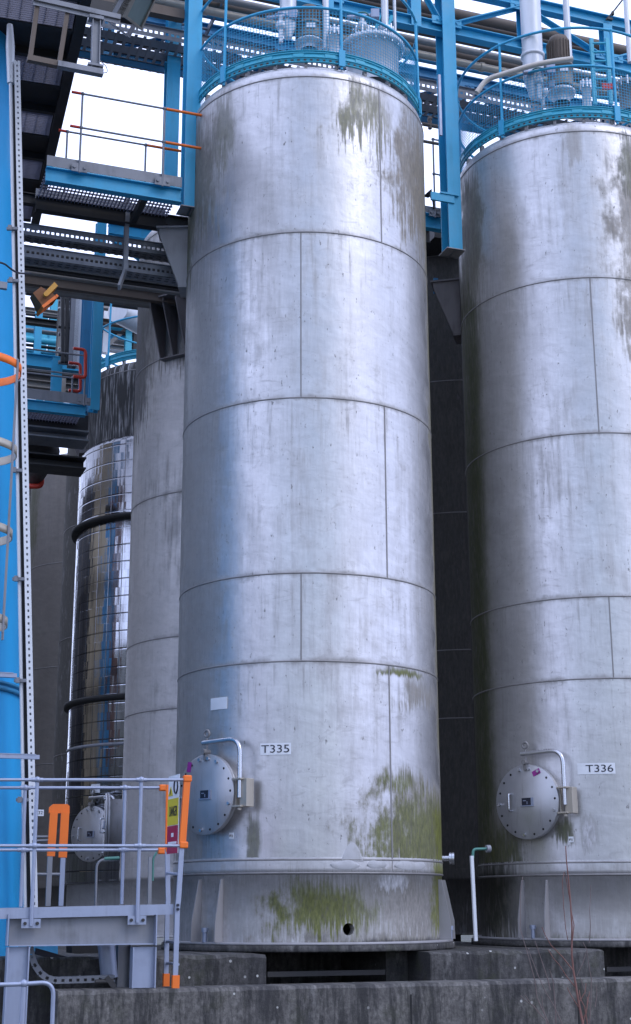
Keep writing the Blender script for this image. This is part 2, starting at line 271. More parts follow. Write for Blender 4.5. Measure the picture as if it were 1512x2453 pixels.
def cladding():
    n = NT('mirror_cladding'); v = n.tc.outputs['Object']; x = n.xyz(v)
    th = n.ma('ARCTAN2', x[0], n.ma('MULTIPLY', x[1], -1.0)); z = x[2]
    fz = n.ma('FRACT', n.ma('MULTIPLY', z, 1 / 0.255)); seam = n.ma('SUBTRACT', 1.0, n.sm(n.ma('ABSOLUTE', n.ma('SUBTRACT', fz, 0.5)), 0.0, 0.06))
    row = n.ma('FLOOR', n.ma('MULTIPLY', z, 1 / 0.255))
    ft = n.ma('FRACT', n.ma('MULTIPLY', th, 57.29578 / 9.0)); seam2 = n.ma('SUBTRACT', 1.0, n.sm(n.ma('ABSOLUTE', n.ma('SUBTRACT', ft, 0.5)), 0.0, 0.03))
    sm_ = n.ma('MAXIMUM', seam, seam2)
    wob = n.noise(n.vec(n.ma('MULTIPLY', th, 7), n.ma('MULTIPLY', row, 3.7), n.ma('MULTIPLY', z, 0.5)), 1.0, 2)
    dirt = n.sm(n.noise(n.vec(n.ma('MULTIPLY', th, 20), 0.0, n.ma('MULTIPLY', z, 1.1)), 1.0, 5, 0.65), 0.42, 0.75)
    c = n.mix(n.ma('MULTIPLY', sm_, 0.75), n.mix(n.ma('MAXIMUM', n.ma('MULTIPLY', dirt, 0.7), n.ma('MULTIPLY', n.sm(z, 6.9, 7.6), 0.85)), (0.50, 0.52, 0.57), (0.16, 0.16, 0.17)), (0.08, 0.08, 0.09))  # top darkens upward: a dark reflection painted in, over the real dirt
    n.bump(n.ma('ADD', wob, n.ma('MULTIPLY', sm_, -0.15)), 0.45, 0.04)
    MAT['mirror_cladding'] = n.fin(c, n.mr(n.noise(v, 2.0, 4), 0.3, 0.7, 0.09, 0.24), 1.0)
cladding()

def ground_mat():
    n = NT('ground_gravel'); v = n.tc.outputs['Object']
    a = n.noise(v, 0.5, 6); b = n.noise(v, 18, 5, 0.7)
    c = n.mix(n.sm(a, 0.4, 0.6), (0.075, 0.072, 0.068), (0.05, 0.055, 0.035))
    c = n.mul(c, n.mr(b, 0.3, 0.7, 0.6, 1.3)); n.bump(b, 0.5, 0.03)
    MAT['ground_gravel'] = n.fin(c, 0.9)
ground_mat()

# ------------------------------------------------------------------ mesh builder
class MB:
    def __init__(s): s.v = []; s.f = []; s.sm = []; s.mi = []; s.cur = 0
    def add(s, vs, fs, smooth=False):
        o = len(s.v); s.v += [Vector(q) for q in vs]
        for f in fs: s.f.append([o + i for i in f]); s.sm.append(smooth); s.mi.append(s.cur)
        return s
    def box(s, c, e, ax=None):                       # centre, full sizes, axes
        c = Vector(c); ax = ax or (XA, Vector((0, 1, 0)), UPZ)
        X, Y, Z = (Vector(a) * (d / 2) for a, d in zip(ax, e))
        vs = [c + X * i + Y * j + Z * k for k in (-1, 1) for j in (-1, 1) for i in (-1, 1)]
        return s.add(vs, [(0, 2, 3, 1), (4, 5, 7, 6), (0, 1, 5, 4), (2, 6, 7, 3), (0, 4, 6, 2), (1, 3, 7, 5)])
    def beam(s, a, b, w, h, up=UPZ):                 # rectangular bar, w sideways, h along up
        a = Vector(a); b = Vector(b); d = b - a; L = d.length; d.normalize()
        up = Vector(up)
        if abs(d.dot(up)) > 0.98: up = GW
        side = d.cross(up).normalized(); up = side.cross(d).normalized()
        return s.box((a + b) / 2, (L, w, h), (d, side, up))
    def ibeam(s, a, b, w, h, t=0.012, up=UPZ):       # flanges at +-up
        a = Vector(a); b = Vector(b); d = (b - a).normalized(); up = Vector(up)
        side = d.cross(up).normalized(); up = side.cross(d).normalized()
        s.beam(a + up * (h / 2 - t / 2), b + up * (h / 2 - t / 2), w, t, up)
        s.beam(a - up * (h / 2 - t / 2), b - up * (h / 2 - t / 2), w, t, up)
        return s.beam(a, b, t, h - 2 * t - 0.001, up)
    def tube(s, pts, r, n=10, closed=False, flat=False):
        pts = [Vector(p) for p in pts]; N = len(pts); rings = []
        rs = r if isinstance(r, (list, tuple)) else [r] * N
        t0 = None; up = None
        for i in range(N):
            if closed: t = (pts[(i + 1) % N] - pts[i - 1]).normalized()
            else: t = (pts[min(i + 1, N - 1)] - pts[max(i - 1, 0)]).normalized()
            if up is None:
                up = Vector((0, 0, 1)) if abs(t.z) < 0.9 else Vector((1, 0, 0))
            up = (up - t * up.dot(t)).normalized(); sd_ = t.cross(up)
            rings.append([pts[i] + (up * math.sin(2 * math.pi * k / n) + sd_ * math.cos(2 * math.pi * k / n)) * rs[i] for k in range(n)])
        vs = [q for g in rings for q in g]; fs = []
        for i in range(N if closed else N - 1):
            j = (i + 1) % N
            for k in range(n): fs.append((i * n + k, i * n + (k + 1) % n, j * n + (k + 1) % n, j * n + k))
        s.add(vs, fs, not flat)
        if not closed:
            s.add(rings[0], [tuple(range(n))]); s.add(rings[-1], [tuple(reversed(range(n)))])
        return s
    def lathe(s, prof, c=(0, 0, 0), n=96, a0=0.0, a1=360.0, smooth=True, axis=UPZ, xdir=None):
        """prof = (radius, height) pairs turned round axis; angle 0 faces -Y, positive towards +X"""
        c = Vector(c); axis = Vector(axis).normalized()
        if axis == UPZ: e0 = Vector((0, -1, 0)); e1 = Vector((1, 0, 0))
        else: e0 = axis.orthogonal().normalized(); e1 = axis.cross(e0)
        full = abs(a1 - a0) >= 359.99; m = n if full else n + 1
        vs = []
        for (r, h) in prof:
            for k in range(m):
                a = R_(a0 + (a1 - a0) * k / n); vs.append(c + axis * h + (e0 * math.cos(a) + e1 * math.sin(a)) * r)
        fs = []
        for i in range(len(prof) - 1):
            for k in range(n):
                k2 = (k + 1) % m; fs.append((i * m + k, i * m + k2, (i + 1) * m + k2, (i + 1) * m + k))
        return s.add(vs, fs, smooth)
    def cyl(s, a, b, r, n=20, r2=None):
        a = Vector(a); b = Vector(b); r2 = r if r2 is None else r2
        ax = (b - a); L = ax.length
        s.lathe([(r, 0), (r2, L)], a, n, axis=ax)
        s.lathe([(0.0005, 0), (r, 0)], a, n, axis=ax, smooth=False); return s.lathe([(r2, L), (0.0005, L)], a, n, axis=ax, smooth=False)
    def prism(s, poly, ext):
        poly = [Vector(p) for p in poly]; ext = Vector(ext); n = len(poly)
        vs = poly + [p + ext for p in poly]
        return s.add(vs, [tuple(range(n))[::-1], tuple(range(n, 2 * n))] + [(i, (i + 1) % n, n + (i + 1) % n, n + i) for i in range(n)])
    def build(s, name, mat, parent=None, loc=None, bevel=0):
        root = parent
        while root is not None and root.parent is not None: root = root.parent
        o0 = Vector(root.location) if root else Vector(loc if loc is not None else s.base())
        me = bpy.data.meshes.new(name); me.from_pydata([v - o0 for v in s.v], [], s.f)
        me.polygons.foreach_set('use_smooth', s.sm)
        me.polygons.foreach_set('material_index', s.mi); me.update()
        for q in (mat if isinstance(mat, list) else [mat]): me.materials.append(MAT[q])
        o = bpy.data.objects.new(name, me); COL.objects.link(o)
        if parent: o.parent = parent
        else: o.location = o0
        if bevel:
            b = o.modifiers.new('bevel', 'BEVEL'); b.width = bevel; b.segments = 2; b.limit_method = 'ANGLE'; b.angle_limit = R_(40)
        return o
    def base(s):
        lo = [min(v[i] for v in s.v) for i in range(3)]; hi = [max(v[i] for v in s.v) for i in range(3)]
        return ((lo[0] + hi[0]) / 2, (lo[1] + hi[1]) / 2, lo[2])
def tag(o, label=None, cat=None, group=None, kind=None):
    for k, v in (('label', label), ('category', cat), ('group', group), ('kind', kind)):
        if v: o[k] = v
    return o
def thing(name, loc, label, cat, group=None):
    o = bpy.data.objects.new(name, None); COL.objects.link(o); o.location = loc; o.empty_display_size = 0.2
    return tag(o, label, cat, group)
def one(mb, name, mat, label, cat, group=None, bevel=0): return tag(mb.build(name, mat, None, None, bevel), label, cat, group)
def arc_pts(c, e0, e1, r, a0, a1, n):
    return [c + (e0 * math.cos(R_(a0 + (a1 - a0) * i / n)) + e1 * math.sin(R_(a0 + (a1 - a0) * i / n))) * r for i in range(n + 1)]
def bend(pts, r=0.1, n=6):                           # round the corners of a path
    pts = [Vector(p) for p in pts]; out = [pts[0]]
    for i in range(1, len(pts) - 1):
        a, b, c = pts[i - 1], pts[i], pts[i + 1]
        r1 = min(r, (a - b).length * 0.45, (c - b).length * 0.45)
        p0 = b + (a - b).normalized() * r1; p1 = b + (c - b).normalized() * r1
        for k in range(n + 1):
            t = k / n; out.append(p0 * (1 - t) ** 2 + b * 2 * t * (1 - t) + p1 * t * t)
    return out + [pts[-1]]
def text_mesh(txt, size, sx=1.0):
    cu = bpy.data.curves.new('lettering', 'FONT'); cu.body = txt; cu.size = size; cu.align_x = 'CENTER'; cu.align_y = 'CENTER'; cu.extrude = 0.001
    ob = bpy.data.objects.new('lettering', cu); COL.objects.link(ob)
    dg = bpy.context.evaluated_depsgraph_get(); dg.update()
    me = bpy.data.meshes.new_from_object(ob.evaluated_get(dg)); bpy.data.objects.remove(ob); bpy.data.curves.remove(cu)
    vs = [(v.co.x * sx, v.co.y, v.co.z) for v in me.vertices]; fs = [tuple(p.vertices) for p in me.polygons]; bpy.data.meshes.remove(me)
    return vs, fs
def flat_text(mb, txt, size, c, ex, ey, sx=1.0):
    vs, fs = text_mesh(txt, size, sx); c = Vector(c); ex = Vector(ex); ey = Vector(ey); ez = ex.cross(ey)
    return mb.add([c + ex * v[0] + ey * v[1] + ez * v[2] for v in vs], fs)

# ------------------------------------------------------------------ tanks
Z_BASE, Z_F, Z_RINGS, Z_A = 1.35, 2.0, (3.958, 4.824, 6.637, 8.469), 10.306
class Tank:
    def __init__(s, x, y, R=TR): s.c = Vector((x, y, 0)); s.R = R
    def n(s, th): return Vector((math.sin(R_(th)), -math.cos(R_(th)), 0))
    def t(s, th): return Vector((math.cos(R_(th)), math.sin(R_(th)), 0))
    def p(s, th, z, r=None): return s.c + s.n(th) * (s.R if r is None else r) + UPZ * z
def patch(mb, T, r, a0, a1, z0, z1, thick=0.006, n=8):
    vs = []; 
    for rr in (r, r + thick):
        for i in range(n + 1):
            a = a0 + (a1 - a0) * i / n; vs += [T.p(a, z0, rr), T.p(a, z1, rr)]
    m = 2 * (n + 1); fs = []
    for i in range(n):
        b = 2 * i
        fs += [(m + b, m + b + 2, m + b + 3, m + b + 1), (b, b + 1, b + 3, b + 2), (b, b + 2, m + b + 2, m + b), (b + 1, m + b + 1, m + b + 3, b + 3)]
    fs += [(0, m, m + 1, 1), (m - 2, m - 1, 2 * m - 1, 2 * m - 2)]
    return mb.add(vs, fs)
def curved_text(mb, T, r, txt, size, a, z, sx=1.25):
    vs, fs = text_mesh(txt, size, sx)
    return mb.add([T.p(a + math.degrees(v[0] / r), z + v[1], r + v[2]) for v in vs], fs)

def shell_parts(root, T, shell_m, rings=Z_RINGS, z_top=Z_A, z_bot=Z_F, seams=True, nv=128):
    R = T.R
    mb = MB(); prof = [(R, z_bot)]
    z = z_bot
    while z < z_top - 0.3: z += 0.25; prof.append((R, min(z, z_top)))
    prof.append((R, z_top)); sh = mb.lathe(prof, T.c, nv).build('shell', shell_m, root)
    for z in list(rings) + [z_top]:
        MB().lathe([(R - .002, z - .010), (R + .005, z - .006), (R + .006, z + .004), (R - .002, z + .009)], T.c, nv).build('weld_ring', 'weld_steel', sh)
    if seams:
        zs = [z_bot] + list(rings) + [z_top]
        for i in range(len(zs) - 1):
            a = 36.0 if i in (0, 2, 4) else -2.3
            if i % 2 == 0: aa = 36
            patch(MB(), T, R - .001, a - .28, a + .28, zs[i] + .01, zs[i + 1] - .01, .005, 1).build('weld_seam', 'weld_steel', sh)
    zt = z_top
    MB().lathe([(R, zt), (R - .004, zt + .05), (R - .02, zt + .10), (R - .05, zt + .145), (R - .10, zt + .17), (R * .5, zt + .29), (0.01, zt + .40)], T.c, nv).build('roof', shell_m, root)
    return sh

def guardrail(root, T, z0=10.50, mesh=True, mat='blue_paint', mat2='teal_paint', posts=(-43, 17, 77, 137, 197, 257), fine=True):
    r = 1.315; g = MB()
    g.lathe([(r, z0), (r + .012, z0), (r + .012, z0 + .15), (r, z0 + .15), (r, z0)], T.c, 96)
    for dz in (.0, .055, .11, .138): g.lathe([(r + .012, z0 + dz), (r + .024, z0 + dz + .002), (r + .024, z0 + dz + .010), (r + .012, z0 + dz + .012)], T.c, 96)
    if fine:
        g.cur = 1
        for a in range(-130, 130, 3): patch(g, T, r + .0125, a, a + 1.2, z0 + .018, z0 + .04, .002, 1)
    gr = g.build('toe_board', [mat2, 'dark_steel'], root)
    if fine:
        for a in range(-130, 130, 15): patch(MB(), T, r + .013, a + 4, a + 9, z0 + .07, z0 + .105, .008, 3).build('joint_plate', mat2, gr)
    for zz in (z0 + .69, z0 + 1.20):
        MB().tube([T.p(a, zz, r) for a in range(0, 360, 4)], .0165, 8, True).build('rail', mat, root)
    for a in posts:
        b = MB().tube([T.p(a, z0 - .06, r + .02), T.p(a, z0 + 1.20, r)], .016, 8)
        b.box(T.p(a, z0 + .07, r + .034), (.02, .07, .20), (T.n(a), T.t(a), UPZ))
        for zz in (z0 + .69, z0 + 1.20): b.lathe([(.0005, -.026), (.019, -.019), (.026, 0), (.019, .019), (.0005, .026)], T.p(a, zz, r), 10)
        b.build('post', mat, root)
    for a in range(-105, 115, 15): MB().box(T.p(a, z0 - .01, r - .03), (.05, .03, .07), (T.n(a), T.t(a), UPZ)).build('mounting_foot', 'weld_steel', root)
    if mesh:
        m = MB(); N = 220
        za, zb = z0 + .15, z0 + .67
        for i in range(N):
            a = 360 * i / N; p = T.p(a, za, r - .005); t = T.t(a) * .0034; nn = T.n(a) * .0034
            m.add([p - t, p + t, p + t + UPZ * (zb - za), p - t + UPZ * (zb - za), p - nn, p + nn, p + nn + UPZ * (zb - za), p - nn + UPZ * (zb - za)], [(0, 1, 2, 3), (4, 5, 6, 7)])
        for j in range(1, 14):
            zz = za + (zb - za) * j / 14
            m.lathe([(r - .005, zz - .0032), (r - .002, zz), (r - .005, zz + .0032)], T.c, 90)
        m.build('wire_mesh', mat, root)

def gusset_pair(root, T, sk, a, bolt=True):
    for d in (-6.2, 6.2):
        mb = MB(); n = T.n(a + d); t = T.t(a + d) * .012
        mb.prism([T.p(a + d, Z_BASE + .024, 1.34) - t / 2, T.p(a + d, Z_BASE + .024, 1.47) - t / 2, T.p(a + d, Z_BASE + .2, 1.465) - t / 2, T.p(a + d, Z_F - .06, 1.385) - t / 2, T.p(a + d, Z_F - .06, 1.34) - t / 2], t)
        mb.build('gusset', 'bracket_steel', sk)
    if bolt:
        mb = MB().cyl(T.p(a, Z_BASE + .02, 1.43), T.p(a, Z_BASE + .11, 1.43), .022, 12)
        mb.cyl(T.p(a, Z_BASE + .111, 1.43), T.p(a, Z_BASE + .15, 1.43), .036, 6)
        mb.build('anchor_bolt', 'galvanised', sk)

def skirt_parts(root, T, mat, detail=True, hole=16.3):
    n = 128; R = 1.352; st = 360 / n; k0 = 0
    mb = MB(); off = (hole - st) if hole is not None else 0
    def band(prof, skip=False):
        m = n; vs = []
        for (r, z) in prof:
            for k in range(n): vs.append(T.p(off + k * st, z, r))
        fs = []
        for i in range(len(prof) - 1):
            for k in range(n):
                if skip and k in (0, 1): continue
                fs.append((i * m + k, i * m + (k + 1) % m, (i + 1) * m + (k + 1) % m, (i + 1) * m + k))
        mb.add(vs, fs, True)
    zc = 1.486; hz = .066
    band([(R, Z_BASE + .02), (R, zc - hz)]); band([(R, zc - hz), (R, zc + hz)], hole is not None)
    band([(R, zc + hz), (R, 1.988), (R + .010, 1.990), (R + .012, 2.03), (R + .012, 2.10), (R + .008, 2.13)])
    if hole is not None:
        N = 32; sq = []; ci = []; ci2 = []
        aw = st; zr = .055; ar = math.degrees(zr / R)
        for i in range(N):
            q = 2 * math.pi * i / N; cx, cy = math.cos(q), math.sin(q); k = 1 / max(abs(cx), abs(cy))
            sq.append(T.p(hole + aw * cx * k, zc + hz * cy * k, R)); ci.append(T.p(hole + ar * cx, zc + zr * cy, R)); ci2.append(T.p(hole + ar * cx, zc + zr * cy, R - .12))
        mb.add(sq + ci + ci2, [(i, (i + 1) % N, N + (i + 1) % N, N + i) for i in range(N)] + [(N + i, N + (i + 1) % N, 2 * N + (i + 1) % N, 2 * N + i) for i in range(N)])
    sk = mb.build('skirt', mat, root)
    MB().lathe([(1.20, Z_BASE), (1.445, Z_BASE), (1.449, Z_BASE + .006), (1.445, Z_BASE + .022), (1.353, Z_BASE + .023)], T.c, 128).build('base_plate', 'bracket_steel' if detail else mat, root)
    if detail:
        MB().lathe([(R + .010, 2.098), (R + .017, 2.103), (R + .017, 2.110), (R + .008, 2.118)], T.c, 128).build('weld_ring', 'weld_steel', sk)
        MB().lathe([(R + .002, 1.974), (R + .015, 1.982), (R + .016, 1.990), (R + .008, 1.998)], T.c, 128).build('weld_ring', 'weld_steel', sk)
        for a in (-42, 78, 198): gusset_pair(root, T, sk, a)
    return sk

def manhole(root, T, a=-41, z=2.72, handle=True, tagpos=(.13, .28, -25), mat='tank_steel_dull', detail=True, cover_m='manhole_steel', davit=True, out=0.0):
    n, t = T.n(a), T.t(a); dr = T.R - TR + out
    def q(s, dz, r): return T.c + n * (r + dr) + t * s + UPZ * (z + dz)
    def disc(mb, prof, nn=48): return mb.lathe(prof, T.c + UPZ * z + n * dr, nn, axis=n)
    m = disc(MB(), [(.31, 1.2), (.31, 1.425), (.372, 1.425), (.376, 1.43), (.376, 1.448), (.372, 1.452), (.30, 1.452)]).build('manhole', cover_m, root)
    disc(MB(), [(.30, 1.457), (.374, 1.457), (.379, 1.461), (.379, 1.478), (.374, 1.483), (.001, 1.483)]).build('cover', cover_m, m)
    if not detail: return
    for i in range(18):
        an = R_(20 * i + 7); p = q(.337 * math.sin(an), .337 * math.cos(an), 1.482)
        if i % 4 == 1 or i in (0,): MB().cyl(p, p + n * .022, .0165, 6).build('bolt', 'steel_pipe', m)
        else: MB().cyl(p, p + n * .003, .012, 10).build('bolt_hole', 'black_void', m)
    if handle: MB().tube(bend([q(-.19, .085, 1.482), q(-.19, .085, 1.53), q(-.19, -.085, 1.53), q(-.19, -.085, 1.482)], .02), .011, 8).build('handle', 'steel_pipe', m)
    pl = MB().box(q(0.0, .0, 1.488), (.11, .012, .075), (t, n, UPZ)).build('nameplate', 'letter_black', m)
    MB().box(q(.068, .0, 1.489), (.022, .016, .078), (t, n, UPZ)).box(q(.005, -.043, 1.492), (.15, .02, .01), (t, n, UPZ)).box(q(-.02, .01, 1.4955), (.035, .002, .008), (t, n, UPZ)).box(q(.01, -.012, 1.4955), (.008, .002, .03), (t, n, UPZ)).build('plate_frame', 'galvanised', m)
    if tagpos:
        s, dz, ro = tagpos; e = (t * math.cos(R_(ro)) - UPZ * math.sin(R_(ro))); e2 = n.cross(e)
        MB().box(q(s, dz, 1.485), (.095, .004, .052), (e, n, e2)).build('paint_mark', 'purple_tag', m)
    if not davit: return
    # davit arm that carries the cover
    MB().tube(bend([q(.445, -.05, 1.47), q(.445, .50, 1.47), q(-.055, .49, 1.47)], .15, 8), .0225, 12).build('davit_arm', 'steel_pipe', m)
    hb = MB().box(q(.485, -.005, 1.415), (.09, .10, .26), (t, n, UPZ)).box(q(.43, .12, 1.47), (.12, .07, .018), (t, n, UPZ)).box(q(.43, -.13, 1.47), (.12, .07, .018), (t, n, UPZ)).box(q(.38, -.005, 1.43), (.012, .05, .24), (t, n, UPZ))
    hb.cyl(q(.445, -.142, 1.47), q(.445, -.165, 1.47), .02, 10)
    hb.build('hinge_bracket', 'beige_metal', m, bevel=.004)
    eb = MB().tube([q(.0, .42, 1.47), q(.0, .55, 1.47)], .009, 8)
    eb.tube([q(.0, .575, 1.47) + (t * math.cos(k * .5236) + UPZ * math.sin(k * .5236)) * .032 for k in range(12)], .012, 8, True)
    eb.tube([q(0, .45, 1.47), q(0, .36, 1.475)], .011, 8)
    eb.box(q(0, .37, 1.475), (.03, .05, .10), (t, n, UPZ)).cyl(q(.005, .40, 1.44), q(.005, .40, 1.53), .026, 8)
    eb.build('lifting_eye', 'weld_steel', m)

def mk_manhole_mat():
    n = NT('manhole_steel'); v = n.tc.outputs['Object']; x = n.xyz(v)
    a = n.noise(v, 5, 5); s = n.noise(n.vec(n.ma('MULTIPLY', x[0], 24), n.ma('MULTIPLY', x[1], 24), n.ma('MULTIPLY', x[2], 2.2)), 1.0, 5)
    c = n.mix(n.ma('MULTIPLY', n.sm(s, 0.55, 0.75), 0.4), n.mul((0.46, 0.46, 0.48), n.mr(a, .3, .7, .92, 1.06)), (0.2, 0.18, 0.16))
    n.bump(a, .15, .004); MAT['manhole_steel'] = n.fin(c, n.mr(a, .3, .7, .34, .46), .6)
mk_manhole_mat()

def support_bracket(root, T, a, z=9.16, wd=.42, mat='bracket_steel'):
    b = MB(); n, t = T.n(a), T.t(a)
    b.box(T.p(a, z - .01, 1.50), (.42, wd + .04, .022), (n, t, UPZ))
    b.box(T.p(a, z - .74, 1.40), (.10, wd, .016), (n, t, UPZ))
    for s in (-wd / 2 + .01, 0.0, wd / 2 - .01):
        o = t * (s - .007)
        b.prism([T.p(a, z - .022, 1.30) + o, T.p(a, z - .022, 1.68) + o, T.p(a, z - .09, 1.68) + o, T.p(a, z - .73, 1.44) + o, T.p(a, z - .73, 1.30) + o], t * .014)
    return b.build('support_bracket', mat, root)

def front_tank(x, y, label, number, shell_m, skirt_m, tags):
    T = Tank(x, y); root = thing('storage_tank', (x, y, 0), label, 'tank', 'steel storage tanks')
    sh = shell_parts(root, T, shell_m); skirt_parts(root, T, skirt_m)
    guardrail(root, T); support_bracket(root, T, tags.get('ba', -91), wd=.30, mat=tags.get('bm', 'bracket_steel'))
    manhole(root, T, -41, 2.72, tags['handle'], tags['tag'])
    a = tags['na']; w = tags['nw']
    pl = patch(MB(), T, TR + .001, a - w, a + w, 3.125 - .055 + tags['dz'], 3.125 + .055 + tags['dz'], .006).build('number_plate', 'white_plastic', root)
    curved_text(MB(), T, TR + .0085, number, .105, a + tags['ta'], 3.122 + tags['dz'], 1.28).build('lettering', 'letter_black', pl)
    if tags.get('blank'): patch(MB(), T, TR + .001, -43.6, -34.6, 3.535, 3.65, .006).build('blank_plate', 'white_plastic', root)
    a = tags['tab']; tb = patch(MB(), T, TR + .001, a - 1.1, a + 1.1, 2.305, 2.362, .004, 2).build('tab_label', 'white_plastic', root)
    mk = MB()
    for i, (dx, dz, ww, hh) in enumerate(((-.6, 0, .25, .02), (-.1, .004, .12, .02), (.45, -.002, .2, .024))): patch(mk, T, TR + .0055, a + dx - ww, a + dx + ww, 2.333 + dz - hh / 2, 2.333 + dz + hh / 2, .001, 1)
    mk.build('marking', 'grey_lagging', tb)
    return root, T

rootA, TA = front_tank(-0.0882, 14.9022, 'tall dull steel tank numbered T335 with green moss at its lower right', 'T335', 'tank_steel_mossy', 'skirt_steel_mossy',
    dict(handle=False, tag=(-.22, .27, -80), na=-12.6, nw=6.3, ta=0, dz=0.0, tab=-31.6, blank=True))
rootB, TB = front_tank(3.1369, 16.0451, 'tall dull steel tank numbered T336 with a dark green left side', 'T336', 'tank_steel_green_shaded', 'skirt_steel_green_shaded',
    dict(ba=-103, bm='bracket_shaded', handle=True, tag=(.13, .29, -22), na=-11.9, nw=8.0, ta=1.4, dz=-.09, tab=-24.2))
# white sealant smears on the foot of the left tank
sm_ = MB()
for (a0, a1, z0, z1) in ((24, 33, 2.03, 2.10), (9, 21, 2.02, 2.10), (37, 56, 2.02, 2.10)):
    N = 20; pts = []
    vs = []; fs = []
    rr = 1.352 + .020
    for i in range(N + 1):
        f = i / N; a = a0 + (a1 - a0) * f; env = math.sqrt(max(0.0, 1 - abs(2 * f - 1) ** 3))
        zz0 = (z0 + z1) / 2 - (z1 - z0) / 2 * env; zz1 = (z0 + z1) / 2 + (z1 - z0) / 2 * env + .012 * math.sin(9 * f + a0)
        vs += [TA.p(a, zz0, rr - .006), TA.p(a, (zz0 + zz1) / 2, rr + .006 * env), TA.p(a, zz1, rr - .006)]
    for i in range(N): fs += [(3 * i, 3 * i + 3, 3 * i + 4, 3 * i + 1), (3 * i + 1, 3 * i + 4, 3 * i + 5, 3 * i + 2)]
    sm_.add(vs, fs, True)
vs = []; fs = []; N = 16
for i in range(N + 1):
    f = i / N; a = 13.5 + 9 * f; h = .17 * math.sin(math.pi * f) ** .8
    vs += [TA.p(a, 2.09, 1.366), TA.p(a, 2.09 + h * .5, 1.370), TA.p(a, 2.095 + h, 1.3595)]
for i in range(N): fs += [(3 * i, 3 * i + 3, 3 * i + 4, 3 * i + 1), (3 * i + 1, 3 * i + 4, 3 * i + 5, 3 * i + 2)]
sm_.add(vs, fs, True)
sm_.build('sealant', 'sealant_white', rootA)

def back_tank(c, label, shell_m, rings=Z_RINGS, z_top=Z_A, R=TR, rail=None, man=None, bracket=None, seams=False, zoff=0, cover='manhole_steel', skirt=True, group='steel storage tanks'):
    T = Tank(c.x, c.y, R); root = thing('storage_tank', (c.x, c.y, 0), label, 'tank', group)
    sh = shell_parts(root, T, shell_m, rings, z_top, seams=seams)
    if skirt:
        sk = skirt_parts(root, T, shell_m, False, None)
    if rail is not None: guardrail(root, T, z_top + .19, rail, fine=False)
    if man is not None: manhole(root, T, man, 2.66, True, None, cover_m=cover, davit=man > -70, out=.0 if man > -70 else .08)
    if bracket is not None: support_bracket(root, T, bracket, mat='bracket_shaded')
    return root, T, sh
A0 = Vector((-0.0882, 14.9022, 0)); STEP = 3.4215
dirang = math.degrees(math.atan2((-(GU + GW)).x, (GU + GW).y))
rootC, TC, _ = back_tank(A0 + GW * STEP + Vector((.17, 0, 0)), 'plain grey steel tank showing between the mossy tank and the mirror clad tank', 'tank_steel_dull', man=-80, bracket=-31)
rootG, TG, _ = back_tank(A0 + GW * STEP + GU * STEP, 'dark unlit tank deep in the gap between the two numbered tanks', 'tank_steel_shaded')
# mirror clad tank, third row
cD = A0 + GW * (2 * STEP) + Vector((.12, 0, 0))
rootD, TD, shD = back_tank(cD, 'tank clad in mirror bright steel panels below a black streaked bare top', 'tank_steel_black_streaks', rail=False, man=-36, bracket=-78, rings=(), z_top=9.47)
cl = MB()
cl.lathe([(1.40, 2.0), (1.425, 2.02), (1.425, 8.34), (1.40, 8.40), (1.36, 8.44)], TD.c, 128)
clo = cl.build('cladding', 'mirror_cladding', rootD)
for z in (7.18, 4.54): MB().lathe([(1.425, z - .05), (1.50, z - .045), (1.51, z), (1.50, z + .03), (1.425, z + .035)], TD.c, 96).build('band', 'black_void', clo)
MB().lathe([(1.425, 3.86), (1.44, 3.865), (1.44, 3.90), (1.425, 3.905)], TD.c, 96).build('band', 'galvanised_dull', clo)
pl = patch(MB(), TD, 1.427, -39, -32, 3.22, 3.34, .006).build('number_plate', 'white_plastic', rootD)
m = MB()
for a_ in (-37.8, -35.6, -34.6, -33.4): patch(m, TD, 1.4335, a_ - .3, a_ + .3, 3.27, 3.30, .001, 1)
m.build('marking', 'letter_black', pl)
# two more tanks beyond, with taller strakes
cE = Vector((math.tan(R_(-7.18)) * 24.4, 24.4, 0)); cF = Vector((math.tan(R_(-8.95)) * 27.5, 27.5, 0))
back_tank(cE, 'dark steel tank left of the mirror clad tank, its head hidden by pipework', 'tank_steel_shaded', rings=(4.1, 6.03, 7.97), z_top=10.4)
back_tank(cF, 'farthest brown stained tank, its domed head showing beside the perforated tray', 'tank_steel_brown', rings=(4.2, 5.98, 7.97), z_top=10.0)

